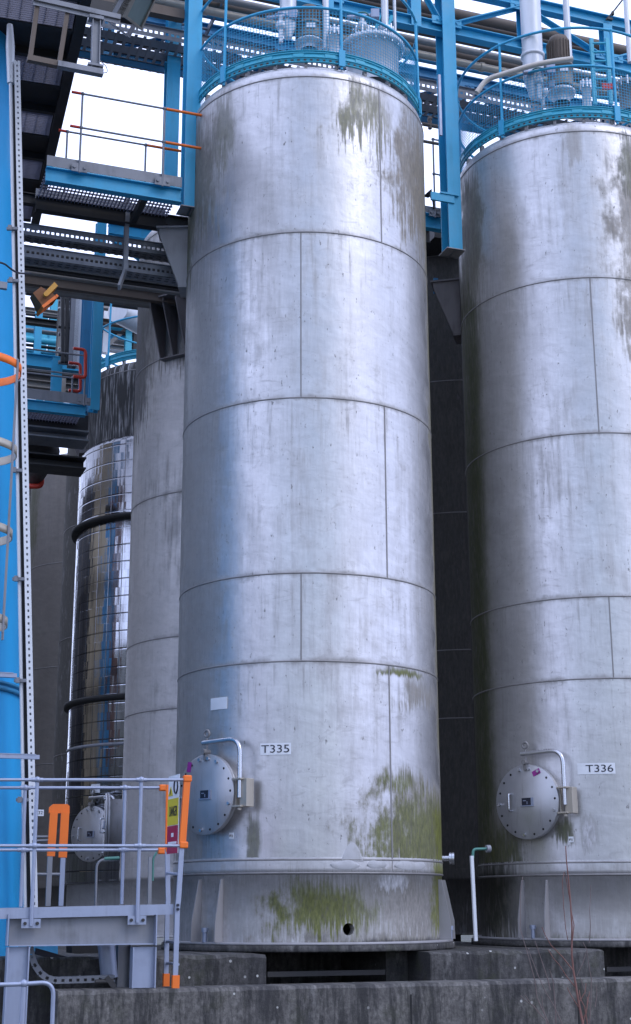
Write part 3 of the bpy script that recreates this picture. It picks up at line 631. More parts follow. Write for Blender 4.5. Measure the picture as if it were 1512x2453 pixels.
# ------------------------------------------------------------------ ground, wall, plinths
g = MB(); g.add([(-300, -300, 0), (300, -300, 0), (300, 300, 0), (-300, 300, 0)], [(0, 1, 2, 3)])
tag(g.build('ground', 'ground_gravel', None, (0, 0, 0)), kind='structure')
S_WALL = 11.69
zw = PU(756, 2360, S_WALL).z
def ubox(mb, u0, u1, s0, s1, z0, z1): return mb.box(GU * ((u0 + u1) / 2) + GW * ((s0 + s1) / 2) + UPZ * ((z0 + z1) / 2), (u1 - u0, s1 - s0, z1 - z0), (GU, GW, UPZ))
def uof(p): return p.dot(GU)
u_wl = uof(PU(140, 2370, S_WALL))
def rough_block(u0, u1, s0, s1, z0, z1, nu=40, amp=.008, seed=1):
    """a cast block whose top arris is chipped and uneven"""
    r = random.Random(seed); mb = MB(); vs = []; ring = 5
    for i in range(nu + 1):
        u = u0 + (u1 - u0) * i / nu; d = r.uniform(-amp, amp); e = r.uniform(0, amp * 2)
        for (s, z) in ((s0, z0), (s0, z1 - .03 + d), (s0 + .02 + e, z1 - e * .4), (s1, z1), (s1, z0)):
            vs.append(GU * u + GW * s + UPZ * z)
    fs = []
    for i in range(nu):
        for k in range(ring):
            a = i * ring + k; b = i * ring + (k + 1) % ring; fs.append((a, a + ring, b + ring, b))
    fs += [tuple(range(ring)), tuple(reversed(range(nu * ring, nu * ring + ring)))]
    return mb.add(vs, fs)
wall = one(rough_block(u_wl, 9.0, S_WALL, S_WALL + .32, 0, zw, 90, .006, 3), 'concrete_wall', 'concrete_wall', 'long low stained concrete bund wall running along the foot of the photo', 'wall')
for px in (985, 1385):
    j = PU(px, 2400, S_WALL - .002); m = MB(); m.box(Vector((j.x, j.y, zw / 2 - .04)), (.012, .006, zw - .1), (GU, GW, UPZ)); m.build('joint', 'black_void', wall)
zp = PU(500, 2287, 12.47).z
# floor behind the wall, between the plinths
fl = MB(); ubox(fl, u_wl + .1, 9, S_WALL + .321, 30, .0, zw - .25)
tag(fl.build('bund_floor', 'concrete_floor'), kind='structure')
ua, ub = uof(PU(375, 2320, 12.47)), uof(PU(638, 2320, 12.47))
uc, ud = uof(PU(1031, 2310, 12.47)), uof(PU(1448, 2310, 12.47))
for (q0, q1, lb, sd_) in ((ua - 2.2, ub, 'stained concrete plinth block under the left side of tank T335', 4), (uc, ud, 'white speckled concrete plinth block between the two numbered tanks', 5), (uof(PU(1640, 2310, 12.47)), 9, 'concrete plinth block', 6)):
    if q0 > 5.6: continue
    one(rough_block(q0, q1, 12.47, 15.9, zw - .3, zp, 30, .012, sd_), 'concrete_plinth', 'concrete_plinth', lb, 'plinth')
m = MB(); ubox(m, ub + .002, uc - .002, 14.2, 14.5, zw - .3, zp - .003)
one(m, 'back_wall', 'concrete_plinth', 'dark concrete wall at the back of the opening under tank T335', 'wall')
m = MB(); ubox(m, ud + .002, 8.9, 13.9, 14.2, zw - .3, zp - .003)
one(m, 'back_wall', 'concrete_plinth', 'dark concrete wall at the back of the opening at the lower right border', 'wall')
p0 = PU(1452, 2322, 12.9); one(MB().beam(p0, p0 + GU * 1.5, .03, .045), 'steel_bar', 'dark_steel', 'thin steel bar crossing the dark opening at the lower right border', 'bar')
m = MB(); q = uof(PU(925, 2310, 13.0)); q2 = uof(PU(985, 2310, 13.0)); ubox(m, q, q2, 13.0, 14.198, zw - .3, zp - .004)
one(m, 'concrete_pier', 'concrete_plinth', 'grey concrete pier inside the right end of the dark opening under tank T335', 'pier')
# slab edge each tank stands on (mossy lip above the plinth)
m = MB(); ubox(m, ub - .06, ub + .02, 12.44, 12.468, zp - .06, zp + .0)
p0 = PU(640, 2334, 12.9); one(MB().beam(p0, uend(p0, 922), .03, .045), 'steel_bar', 'dark_steel', 'thin steel bar crossing the dark opening under tank T335', 'bar')
for T_, nm, lb in ((TA, 'T335', 'flat grout bed'), ):
    pass
# bed plates that bridge the openings
for T_, lb in ((TA, 'T335'), (TB, 'T336')):
    one(MB().lathe([(1.0, zp + .001), (1.462, zp + .001), (1.466, zp + .012), (1.462, Z_BASE - .002), (1.0, Z_BASE - .002)], T_.c, 96), 'bed_ring', 'concrete_plinth', 'dark grout ring directly under the base of tank ' + lb, 'ring')

# ------------------------------------------------------------------ steel columns of the pipe bridge
def col_at(px, py, s, z0, z1, w=.19, d=.2, t=.014, mat='blue_paint', name='steel_column', label='', group=None, extra=None):
    p = PU(px, py, s); b = MB(); b.ibeam((p.x, p.y, z0), (p.x, p.y, z1), w, d, t, GW)
    o = b.build(name, mat, None, (p.x, p.y, z0)); tag(o, label, 'column', group); return o, p
S_COL = 14.08
colL, pL = col_at(461, 150, S_COL, 9.17, 15.0, .165, .2, label='blue steel column rising behind the left edge of tank T335')
colR, pR = col_at(1074, 300, S_COL, 9.17, 15.0, .17, .22, label='tall blue steel column standing in the gap between the two numbered tanks')
for (c, p) in ((colL, pL), (colR, pR)):
    MB().box((p.x, p.y, 9.176), (.24, .24, .012), (GU, GW, UPZ)).build('base_plate', 'bracket_steel', c)
# fittings on the right column
MB().beam(PU(1052, 180, S_COL - .13), PU(1056, 325, S_COL - .13), .03, .03).build('conduit', 'galvanised', colR)
MB().box(PU(1060, 474, S_COL - .115), (.30, .03, .10), (GU, GW, UPZ)).box(PU(1076, 466, S_COL - .12), (.24, .05, .02), (GU, GW, UPZ)).build('splice_plate', 'blue_paint', colR)

# trusses along the row
def truss(off, label, z_shift=0.0, mat='blue_paint', ux0=-7.0, ux1=6.5):
    s = S_COL + off; p = PU(1090, 77, S_COL); z1 = p.z + z_shift; z2 = PU(1303, 20, S_COL).z + z_shift
    r = thing('roof_truss', GU * uof(pR) + GW * s + UPZ * z1, label, 'truss', 'blue lattice trusses')
    u0 = uof(pR)
    def Q(u, z): return GU * u + GW * s + UPZ * z
    MB().ibeam(Q(u0 + ux0, z1), Q(u0 + ux1, z1), .12, .15, .012).build('bottom_chord', mat, r)
    MB().ibeam(Q(u0 + ux0, z2), Q(u0 + ux1, z2), .12, .15, .012).build('top_chord', mat, r)
    up = [uof(PU(x, 100, S_COL)) for x in (994, 1256, 1452)]
    pts = [up[0] - 1.15 * 3, up[0] - 1.15 * 2, up[0] - 1.15, up[0], None, up[1], up[2], up[2] + 1.15, up[2] + 2.3, up[2] + 3.4]
    pts[4] = u0
    for i, u in enumerate(pts):
        if i != 4: MB().ibeam(Q(u, z1 - .07), Q(u, z2 - .077), .13, .13, .012, GW).build('post', mat, r)
    for i in range(len(pts) - 1):
        a, b = pts[i], pts[i + 1]; upw = i % 2 == 0
        za, zb = (z1 + .085, z2 - .085) if upw else (z2 - .085, z1 + .085)
        d = MB().beam(Q(a + .07, za), Q(b - .07, zb), .012, .075).beam(Q(a + .07, za) + GW * -.035, Q(b - .07, zb) + GW * -.035, .06, .012)
        d.build('diagonal', mat, r)
        for (uu, zz, sg_) in ((a + .1, za, 1), (b - .1, zb, -1)):
            g = MB().box(Q(uu, zz) + GW * -.05, (.20, .012, .11), (GU, GW, UPZ))
            for o in (-.04, .03): g.cyl(Q(uu + sg_ * o, zz) - GW * .056, Q(uu + sg_ * o, zz) - GW * .072, .014, 6)
            g.build('gusset_plate', mat, r)
    return r
truss(0, 'near blue lattice truss running right from the column between the numbered tanks')
truss(1.9, 'farther blue lattice truss seen through the nearer one, behind the pipes', 0.0, 'blue_paint_old')

# a lower blue beam left of the near tank's head
def ubeam(x0, y0, x1, s, w, h, name, mat, label, cat='beam', kind_i=True, group=None):
    a = PU(x0, y0, s); b = uend(a, x1); m = MB()
    (m.ibeam(a, b, w, h, .012) if kind_i else m.beam(a, b, w, h))
    return one(m, name, mat, label, cat, group)
ubeam(400, -3, 690, 15.2, .14, .17, 'steel_beam', 'blue_paint', 'blue beam passing behind the railing at the upper left of tank T335')

# pipes and trays of the pipe bridge
def upipe(x, y, s, r, mat, label, u0=-6.5, u1=8.0, group='pipes along the pipe bridge', flange=False):
    a = PU(x, y, s); m = MB().tube([a + GU * u0, a + GU * u1], r, 14)
    if flange:
        k = u0 + .8
        while k < u1: m.cyl(a + GU * k, a + GU * (k + .05), r * 1.25, 14); k += 1.9
    return one(m, 'pipe', mat, label, 'pipe', group)
upipe(1150, 47, 15.1, .075, 'brown_lagging', 'fat brown lagged pipe just under the top chord of the near truss')
upipe(1150, 66, 15.35, .05, 'brown_lagging', 'thin brown pipe below the fat lagged one in the truss')
upipe(1150, 128, 14.9, .045, 'grey_lagging', 'grey pipe right under the bottom chord of the near truss', flange=True)
upipe(1150, 143, 15.2, .06, 'brown_lagging', 'brown pipe between two grey pipes under the truss')
upipe(1150, 160, 15.0, .05, 'beige_metal', 'beige pipe above the slotted tray beside the right column', flange=True)
upipe(1150, 172, 15.5, .035, 'blue_paint_old', 'thin blue pipe behind the beige pipe under the truss')
upipe(1150, 100, 16.2, .09, 'brown_lagging', 'widest dark brown pipe, deep behind the near truss')
upipe(1150, 205, 16.3, .10, 'dark_steel', 'dark pipe behind the slotted tray')

def ladder_tray(x, y, s, width, u0, u1, mat, label, side=.09, pitch=.11, lip=True, group='cable trays'):
    a = PU(x, y, s); r = thing('cable_tray', a, label, 'cable tray', group)
    for o in (0, width): MB().beam(a + GU * u0 + GW * o, a + GU * u1 + GW * o, .018, side).build('side_rail', mat, r)
    m = MB(); k = u0 + .05
    while k < u1: m.beam(a + GU * k + GW * .01 - UPZ * (side * .3), a + GU * k + GW * (width - .01) - UPZ * (side * .3), .035, .02); k += pitch
    m.build('rungs', mat, r)
    c = MB()
    for i in range(7):
        o = width * (.12 + .125 * i); c.tube([a + GU * (u0 + j * (u1 - u0) / 8) + GW * (o + rnd.uniform(-.012, .012)) + UPZ * .0 for j in range(9)], rnd.uniform(.011, .02), 6)
    c.build('cables', 'dark_steel', r)
    return r
def perf_tray(x, y, s, u0, u1, h, w, mat, label, group='perforated cable trays', slots=True, pitch=.055):
    """a channel tray with real slots in the side that faces us"""
    a = PU(x, y, s); r = thing('cable_tray', a, label, 'cable tray', group)
    N = int((u1 - u0) / pitch); m = MB()
    zt, zb = h / 2, -h / 2; q1, q2 = zb + h * .36, zb + h * .60
    A = lambda k, z: a + GU * k + UPZ * z
    m.box(a + GU * ((u0 + u1) / 2) + UPZ * ((zt + q2) / 2), (u1 - u0, .004, zt - q2), (GU, GW, UPZ))
    m.box(a + GU * ((u0 + u1) / 2) + UPZ * ((zb + q1) / 2), (u1 - u0, .004, q1 - zb), (GU, GW, UPZ))
    for i in range(N): m.box(a + GU * (u0 + pitch * (i + .5)) + UPZ * ((q1 + q2) / 2), (pitch * .42, .004, q2 - q1), (GU, GW, UPZ))
    m.box(a + GU * ((u0 + u1) / 2) + UPZ * (zt + .002) + GW * -.012, (u1 - u0, .03, .004), (GU, GW, UPZ))
    m.build('side_rail', mat, r)
    m = MB(); pw = w / 3
    for i in range(3): m.box(a + GU * ((u0 + u1) / 2) + UPZ * (zb - .003) + GW * (.004 + pw * (i + .5)), (u1 - u0, pw * .62, .004), (GU, GW, UPZ))
    k = u0
    while k < u1: m.box(a + GU * (k + .02) + UPZ * (zb - .008) + GW * (w / 2), (.04, w, .004), (GU, GW, UPZ)); k += pitch * 1.6
    m.build('tray_floor', mat, r)
    MB().box(a + GU * ((u0 + u1) / 2) + GW * (w + .006), (u1 - u0, .004, h), (GU, GW, UPZ)).build('far_rail', mat, r)
    c = MB()
    for i in range(5): c.tube([a + GU * u0 + GW * (w * (.15 + .17 * i)) + UPZ * (zb + .02), a + GU * u1 + GW * (w * (.15 + .17 * i)) + UPZ * (zb + .02)], .016, 6)
    c.build('cables', 'dark_steel', r)
    return r
u = uof(pL)
perf_tray(600, 122, 15.35, -3.4, 8.0, .16, .75, 'galvanised_dull', 'broad slotted tray seen from below behind the railing of tank T335', pitch=.07)
ladder_tray(600, 150, 16.3, .55, -3.2, 8.0, 'galvanised_dull', 'rung type cable tray behind the slotted tray at the top of the photo')
# a cross tray over the top left column, seen from below
a = PU(412, 70, 15.9)
r = thing('cable_tray', a, 'rung tray running away over the thin blue column at the upper left', 'cable tray', 'cable trays')
for o in (0, .45): MB().beam(a + GU * o - GW * 1.5, a + GU * o + GW * .9, .018, .10).build('side_rail', 'galvanised_dull', r)
m = MB()
for k in range(9): m.beam(a + GW * (-1.4 + .25 * k), a + GW * (-1.4 + .25 * k) + GU * .45, .035, .02)
m.build('rungs', 'galvanised_dull', r)
colX, pX = col_at(411, 250, 15.75, PU(411, 438, 15.75).z, 13.0, .17, .17, label='slimmer blue column behind the handrail ends of the upper gangway', mat='blue_paint')

# ------------------------------------------------------------------ gangways
def handrail(root, a, u0, u1, z0, posts, mat='galvanised', h=1.0, mid=.5, r=.021, ends=(None, None), stub=.45):
    rr = []
    for z in (z0 + h, z0 + mid):
        MB().tube([a + GU * u0 + UPZ * z, a + GU * u1 + UPZ * z], r, 8).build('rail', mat, root)
        for k, (e, uu) in enumerate(zip(ends, (u0, u1))):
            if e:
                d = -1 if k == 0 else 1
                MB().tube([a + GU * (uu + d * .001) + UPZ * z, a + GU * (uu + d * (stub if k else .10)) + UPZ * z], r * 1.35, 8).build('end_loop', e, root)
    for pu in posts:
        m = MB().tube([a + GU * pu + UPZ * (z0 - .16), a + GU * pu + UPZ * (z0 + h)], r, 8)
        for z in (z0 + h, z0 + mid): m.lathe([(.0005, -.022), (.018, -.014), (.024, 0), (.018, .014), (.0005, .022)], a + GU * pu + UPZ * z, 10)
        m.box(a + GU * pu + UPZ * (z0 - .10), (.17, .012, .10), (GU, GW, UPZ))
        for o in (-.055, .055): m.cyl(a + GU * (pu + o) + UPZ * (z0 - .10) - GW * .02, a + GU * (pu + o) + UPZ * (z0 - .10) - GW * .007, .018, 6)
        m.build('post', mat, root)
def gangway(x0, x1, s0, width, ys, label, posts1, posts2, ends, rails=True, mat='blue_paint'):
    """ys = (toe top, beam top, beam bottom, rail top) measured at column x0 on the front plane"""
    zt, z1, z0, zr = [PU(x0, y, s0).z for y in ys]
    a = PU(x0, ys[1], s0); a.z = 0; b = uend(PU(x0, ys[1], s0), x1); L = (b - PU(x0, ys[1], s0)).length
    r = thing('gangway', a + UPZ * z0, label, 'walkway', 'gangways between the tanks')
    def seg(s, zc, w, h, nm, mt, u0=0.0, u1=None): return MB().beam(a + GU * u0 + GW * s + UPZ * zc, a + GU * (L if u1 is None else u1) + GW * s + UPZ * zc, w, h).build(nm, mt, r)
    zm = (z0 + z1) / 2; h = z1 - z0
    MB().ibeam(a + UPZ * zm + GW * .05, a + GU * L + UPZ * zm + GW * .05, .10, h, .012).build('side_beam', mat, r)
    MB().ibeam(a + UPZ * zm + GW * (width - .05), a + GU * L + UPZ * zm + GW * (width - .05), .10, h, .012).build('side_beam', 'dark_steel', r)
    seg(.004, (zt + z1) / 2 + .005, .008, zt - z1, 'toe_board', 'galvanised_dull'); seg(width, (zt + z1) / 2 + .005, .008, zt - z1, 'toe_board', 'galvanised_dull')
    g = MB(); k = .02
    while k < L: g.beam(a + GU * k + GW * .11 + UPZ * (z1 - .03), a + GU * k + GW * (width - .11) + UPZ * (z1 - .03), .006, .035); k += .04
    for i in range(8): g.beam(a + GW * (.14 + (width - .28) * i / 7) + UPZ * (z1 - .025), a + GU * L + GW * (.14 + (width - .28) * i / 7) + UPZ * (z1 - .025), .006, .02)
    g.build('grating', 'grating', r)
    for k in range(1, int(L / 1.1) + 1): MB().beam(a + GU * (k * 1.1) + GW * .1 + UPZ * (z0 + .06), a + GU * (k * 1.1) + GW * (width - .1) + UPZ * (z0 + .06), .06, .10).build('cross_member', 'dark_steel', r)
    if rails:
        hh = zr - zt
        p1 = [(uend(PU(x0, ys[1], s0), x) - PU(x0, ys[1], s0)).length * (1 if x > x0 else -1) for x in posts1]
        handrail(r, a - GW * .03, p1[0] - .02, p1[1] + .02, zt, p1, 'galvanised_dull', hh, hh * .48, .012, ends)
        p2 = [v - .02 for v in p1]
        handrail(r, a + GW * (width + .03), p2[0], p2[1], zt, p2, 'galvanised_dull', hh, hh * .48, .012, ends)
    return r
gangway(112, 436, 13.86, .78, (372, 397, 432, 213), 'upper gangway with orange ended handrails against the sky left of tank T335', (189, 388), None, ('red_paint', 'orange_paint'))
gangway(20, 207, 17.3, .8, (925, 950, 975, 832), 'lower gangway with red gate ends beyond the orange floodlight', (30, 200), None, (None, None))
# red gate hoops at the end of the lower gangway
for (x0, y0, y1, s, lb) in ((205, 838, 905, 17.25, 'taller red hoop closing the near rail of the lower gangway'), (193, 872, 938, 18.15, 'lower red hoop closing the far rail of the lower gangway')):
    a, b = PU(x0, y0, s), PU(x0, y1, s)
    one(MB().tube(bend([a - GU * .16, a, b, b - GU * .16], .05), .022, 8), 'gate_hoop', 'red_paint', lb, 'gate')
# struts hanging under the upper gangway
a = PU(308, 415, 14.6); b = PU(308, 650, 14.6)
one(MB().ibeam(a, Vector((a.x, a.y, b.z)), .05, .07, .008, GW).beam(Vector((a.x, a.y, b.z)) , Vector((a.x, a.y, b.z - .35)) - GU * .12 - GW * .3, .03, .06), 'hanger', 'galvanised_dull', 'grey hanger strut dropping from the upper gangway past the perforated trays', 'strut')

# perforated trays crossing in front of the plain grey tank
perf_tray(200, 570, 14.75, -2.6, 1.55, .13, .17, 'galvanised_dull', 'upper perforated tray below the upper gangway')
perf_tray(200, 622, 14.75, -2.6, 1.75, .13, .17, 'galvanised_dull', 'lower perforated tray below the upper gangway')
for i, (y, s, w, h, lb) in enumerate(((476, 14.75, .08, .13, 'dark beam under the grating of the upper gangway'), (641, 15.3, .05, .05, 'dark channel just under the lower perforated tray'), (668, 16.4, .08, .14, 'dark rusty beam above the orange floodlight'), (600, 15.6, .04, .045, 'dark channel between the two perforated trays'))):
    a = PU(60, y, s); one(MB().ibeam(a - GU * 1.0, a + GU * 2.3, w, h, .012), 'steel_beam', 'dark_steel' if i != 2 else 'brown_lagging', lb, 'beam')
for i, (y, s, r0, lb) in enumerate(((632, 15.2, .02, 'thin conduit just below the lower perforated tray'), (652, 15.9, .03, 'grey conduit under the dark channel'), (690, 17.0, .05, 'lagged pipe level with the top of the orange floodlight'), (676, 16.9, .035, 'slim pipe above the lagged pipe by the orange floodlight'))):
    a = PU(60, y, s); one(MB().tube([a - GU * 1.0, a + GU * 2.6], r0, 10), 'pipe', 'grey_lagging', lb, 'pipe', 'conduits by the perforated trays')

# second row steelwork behind the trays
ZM = PU(240, 532, 17.75).z
colM, pM = col_at(232, 800, 17.75, PU(222, 985, 17.75).z, ZM, .13, .14, label='blue column standing beside the railing of the mirror clad tank')
MB().ibeam(Vector((pM.x, pM.y, ZM - .09)) + GU * .1, Vector((pM.x, pM.y, ZM - .09)) + GU * 1.3, .14, .17, .012).build('arm', 'blue_paint', colM)
MB().beam(Vector((pM.x, pM.y, ZM - .18)) + GU * .1, Vector((pM.x, pM.y, ZM - .6)) + GU * .8, .06, .08).build('brace', 'blue_paint', colM)
col_at(206, 850, 18.6, PU(203, 990, 18.6).z, 10.4, .15, .16, label='darker blue column just left of the blue column by the clad tank', mat='blue_paint_old')
for (px, y0, y1, s, w, mt, lb) in ((142, 690, 960, 21, .16, 'grey_lagging', 'grey post right of the orange floodlight'), (122, 660, 960, 26, .2, 'teal_paint', 'pale teal column behind the orange floodlight'), (164, 700, 940, 22, .05, 'dark_steel', 'thin black pipe beside the grey post'), (172, 720, 950, 22.5, .04, 'dark_steel', 'thinnest dark riser between the grey post and the blue columns'), (133, 860, 955, 19.5, .14, 'blue_paint', 'short bright blue post on the lower gangway'), (96, 690, 960, 27, .14, 'teal_paint', 'narrow teal post left of the pale teal column'), (291, 690, 860, 26, .12, 'teal_paint', 'teal post seen through the rails of the clad tank')):
    a, b = PU(px, y1, s), PU(px, y0, s); b = Vector((a.x, a.y, b.z))
    one(MB().ibeam(a, b, w, w, .012, GW) if w > .1 else MB().tube([a, b], w, 8), 'steel_post' if w > .1 else 'riser_pipe', mt, lb, 'post' if w > .1 else 'pipe')
k = 0
for (x0, x1, y, s, h, mt, lb) in ((60, 140, 692, 24, .16, 'blue_paint', 'bright blue beam directly behind the top of the orange floodlight'), (60, 215, 768, 22, .10, 'dark_steel', 'dark rail below the orange floodlight'), (60, 215, 742, 24, .08, 'grey_lagging', 'grey bar behind the orange floodlight'),
        (60, 200, 782, 25, .18, 'blue_paint', 'pale blue beam under the orange floodlight'), (60, 200, 800, 27, .16, 'teal_paint', 'teal beam low in the bright gap by the tall tower'), (60, 210, 862, 20, .2, 'blue_paint', 'blue beam behind the lower gangway handrail'), (60, 215, 880, 20.5, .12, 'grey_lagging', 'grey beam behind the lower gangway handrail'),
        (60, 215, 900, 21, .12, 'dark_steel', 'dark beam level with the lower gangway mid rail'), (60, 215, 918, 21, .12, 'grey_lagging', 'grey beam just above the lower gangway toe board'), (60, 215, 936, 21.5, .14, 'brown_lagging', 'brown beam behind the lower gangway toe board'), (200, 345, 800, 25, .16, 'blue_paint', 'blue beam seen through the rails of the clad tank'), (200, 345, 765, 24.5, .10, 'brown_lagging', 'brown pipe run seen through the rails of the clad tank'), (200, 345, 722, 24, .2, 'grey_lagging', 'grey duct seen above the rails of the clad tank'), (200, 345, 826, 25.5, .14, 'grey_lagging', 'grey beam low behind the rails of the clad tank')):
    a = PU(x0, y, s); b = uend(a, x1); one(MB().ibeam(a, b, .12, h, .012), 'steel_beam', mt, lb, 'beam')
p = PU(283, 742, 22.0); one(MB().cyl(p, p + GU * .5 + GW * .4, .22, 24), 'drum', 'white_pipe', 'small pale round drum seen through the rails of the clad tank', 'drum')
# dark trays and the big elbow under the lower gangway
for i, (y, s, h, lb) in enumerate(((1003, 18.2, .30, 'dark girder under the lower gangway'), (1036, 18.0, .14, 'dark tray under the girder of the lower gangway'), (1102, 18.0, .16, 'lowest dark tray, above the head of the farthest tank'))):
    a = PU(20, y, s); b = uend(a, 207 if i < 2 else 200)
    one(MB().beam(a, b, .3, h * .7) if i == 0 else MB().ibeam(a, b, .4, h, .02), 'cable_tray' if i else 'steel_girder_or_added_plate', 'dark_steel' if i != 1 else 'galvanised_dull', lb, 'beam' if i == 0 else 'cable tray')
p = PU(60, 1070, 18.6)
one(MB().tube(bend([p, uend(p, 125), uend(p, 125) + GW * 1.6 + UPZ * .05], .3), .13, 16), 'pipe', 'dark_steel', 'thick dark pipe elbow under the lower gangway', 'pipe')
p = PU(78, 1130, 20.0); q = PU(102, 1105, 20)
one(MB().tube(bend([Vector((q.x - .3, q.y, q.z)), q, Vector((q.x, q.y, PU(102, 1165, 20).z)), Vector((q.x - .3, q.y, PU(102, 1165, 20).z))], .06), .04, 8), 'gate_hoop', 'red_paint', 'red hoop low beside the head of the farthest tank', 'gate')
p = PU(112, 1130, 31.0); one(MB().ibeam(p - UPZ * 1.2, p + UPZ * .8, .3, .25, .02, GW), 'steel_column', 'blue_paint_old', 'short blue column behind the head of the farthest tank', 'column')

# gap between the numbered tanks: rail, lamp bracket, dark steel
gangway(1000, 1062, 15.3, .5, (490, 505, 540, 330), 'scrap of gangway with a handrail in the gap between the numbered tanks', (1040, 1056), None, (None, None))
p = PU(1030, 465, 15.25)
r = thing('work_lamp', p, 'small dark lamp on a stalk in the gap between the numbered tanks', 'lamp')
MB().tube([PU(1040, 500, 15.25), PU(1038, 482, 15.25), PU(1030, 468, 15.25)], .014, 8).build('stalk', 'dark_steel', r)
MB().cyl(PU(1031, 470, 15.25), PU(1024, 462, 15.25), .035, 14, .075).build('lamp_shade', 'dark_steel', r)
a = PU(1012, 297, 14.6); m = MB().tube([a, uend(a, 1056)], .025, 8); m.cyl(uend(a, 1030) - UPZ * .05, uend(a, 1030) + UPZ * .09, .025, 8); m.cyl(uend(a, 1026) + UPZ * .09, uend(a, 1034) + UPZ * .09, .03, 8)
one(m, 'valve_pipe', 'brown_lagging', 'brown branch pipe with a small valve left of the column between the tanks', 'valve')
a = PU(1012, 338, 14.6); one(MB().tube([a, uend(a, 1060)], .02, 8), 'pipe', 'brown_lagging', 'lower rusty branch pipe in the gap between the numbered tanks', 'pipe')

# ------------------------------------------------------------------ equipment on the tank heads
def vpipe(px, pb, pt, Y, r, mat, label, taper=0, name='pipe', fl=True):
    a = at(px, pb, Y); z1 = at(px, pt, Y).z; top = Vector((a.x, a.y, z1)); m = MB()
    if taper:
        m.tube([a, a + UPZ * taper, a + UPZ * taper * 1.5, top], [r * .45, r, r, r], 20)
        m.lathe([(r + .001, 0), (r + .02, .01), (r + .02, .04), (r + .001, .05)], a + UPZ * (taper * 1.9), 20)
    else: m.tube([a, top], r, 14)
    return one(m, name, mat, label, 'pipe'), a, top
def agitator(px, y0, y1, Y, r, lab):
    b = at(px, y0, Y); t = Vector((b.x, b.y, at(px, y1, Y).z)); H = (t - b).length
    o = thing('agitator', b, lab, 'mixer motor', 'agitator motors on the tank heads')
    MB().lathe([(.10, 0), (.10, .30 * H * .4), (.17, .13 * H), (.17, .17 * H), (.12, .18 * H), (.12, .22 * H)], b, 24).build('pedestal', 'white_pipe', o)
    MB().lathe([(.0005, .20 * H), (r * 1.05, .20 * H), (r * 1.05, .225 * H), (r, .23 * H), (r, .52 * H), (r * 1.08, .525 * H), (r * 1.08, .545 * H), (r, .55 * H), (r, .60 * H)], b, 28).build('gearbox', 'lamp_grey', o)
    f = MB().lathe([(r * .9, .60 * H), (r * .9, .92 * H), (r * .7, .99 * H), (.0005, H)], b, 28)
    for i in range(24):
        a = i * math.pi / 12; d = Vector((math.cos(a), math.sin(a), 0)); f.box(b + d * (r * .93) + UPZ * (.76 * H), (r * .12, .008, .28 * H), (d, UPZ.cross(d), UPZ))
    f.build('motor', 'brown_lagging', o)
    MB().box(b + Vector((.02, -r * 1.01, .42 * H)), (.10, .012, .06)).build('nameplate', 'white_plastic', o)
def nozzle(px, py, Y, r, h, lab, mat='grey_lagging', parts=True, cat='nozzle'):
    b = at(px, py, Y); o = thing('nozzle', b, lab, cat)
    MB().lathe([(r, -.3), (r, h), (r * 1.2, h), (r * 1.22, h + .02), (r * 1.22, h + .05), (r * 1.2, h + .055), (.0005, h + .055)], b, 36).build('neck', mat, o)
    k = MB(); nb = max(8, int(r * 70))
    for i in range(nb):
        a = 2 * math.pi * i / nb; q = b + Vector((math.cos(a), math.sin(a), 0)) * r * 1.12 + UPZ * h; k.cyl(q - UPZ * .03, q + UPZ * .085, .013, 6)
    k.build('flange_bolts', 'steel_pipe', o); return o, b
agitator(741, 122, 22, 14.35, .155, 'dark finned motor standing at the middle of the head of tank T335')
agitator(1346, 248, 92, 15.35, .155, 'brown finned motor standing on the head of tank T336')
vpipe(690, 92, -160, 14.2, .095, 'white_pipe', 'fat pale pipe rising left of the motor on tank T335', .16)
vpipe(1281, 235, -220, 15.0, .125, 'white_pipe', 'thickest pale vertical pipe, left of the motor on tank T336', .28)
vpipe(781, 118, -160, 14.3, .038, 'white_pipe', 'slim pale pipe right of the motor on tank T335')
vpipe(1364, 150, -220, 15.3, .04, 'white_pipe', 'slim pale pipe right of the motor on tank T336')
vpipe(923, 92, -160, 14.9, .045, 'white_pipe', 'pale pipe rising out of the big nozzle on tank T335')
vpipe(947, 110, -160, 15.0, .02, 'white_pipe', 'thinnest riser behind the big nozzle on tank T335')
vpipe(1509, 150, -220, 15.6, .03, 'white_pipe', 'pale riser at the right border of the photo')
nozzle(893, 165, 14.75, .31, .22, 'big round manway nozzle with a bolted lid on the head of tank T335', 'white_pipe')
o_, b_ = nozzle(924, 88, 14.9, .08, .05, 'small flanged nozzle on the lid of the big nozzle', 'white_pipe')
nozzle(868, 92, 14.7, .09, .04, 'flanged stub left of the small flanged nozzle on tank T335', 'grey_lagging')
nozzle(801, 92, 14.2, .06, .05, 'small capped nozzle between the motor and the middle rail post of tank T335', 'white_pipe')
nozzle(1405, 225, 15.2, .055, .09, 'small white capped nozzle right of the motor on tank T336', 'white_plastic')
nozzle(1500, 215, 15.2, .09, .05, 'flanged nozzle at the right border on tank T336', 'grey_lagging')
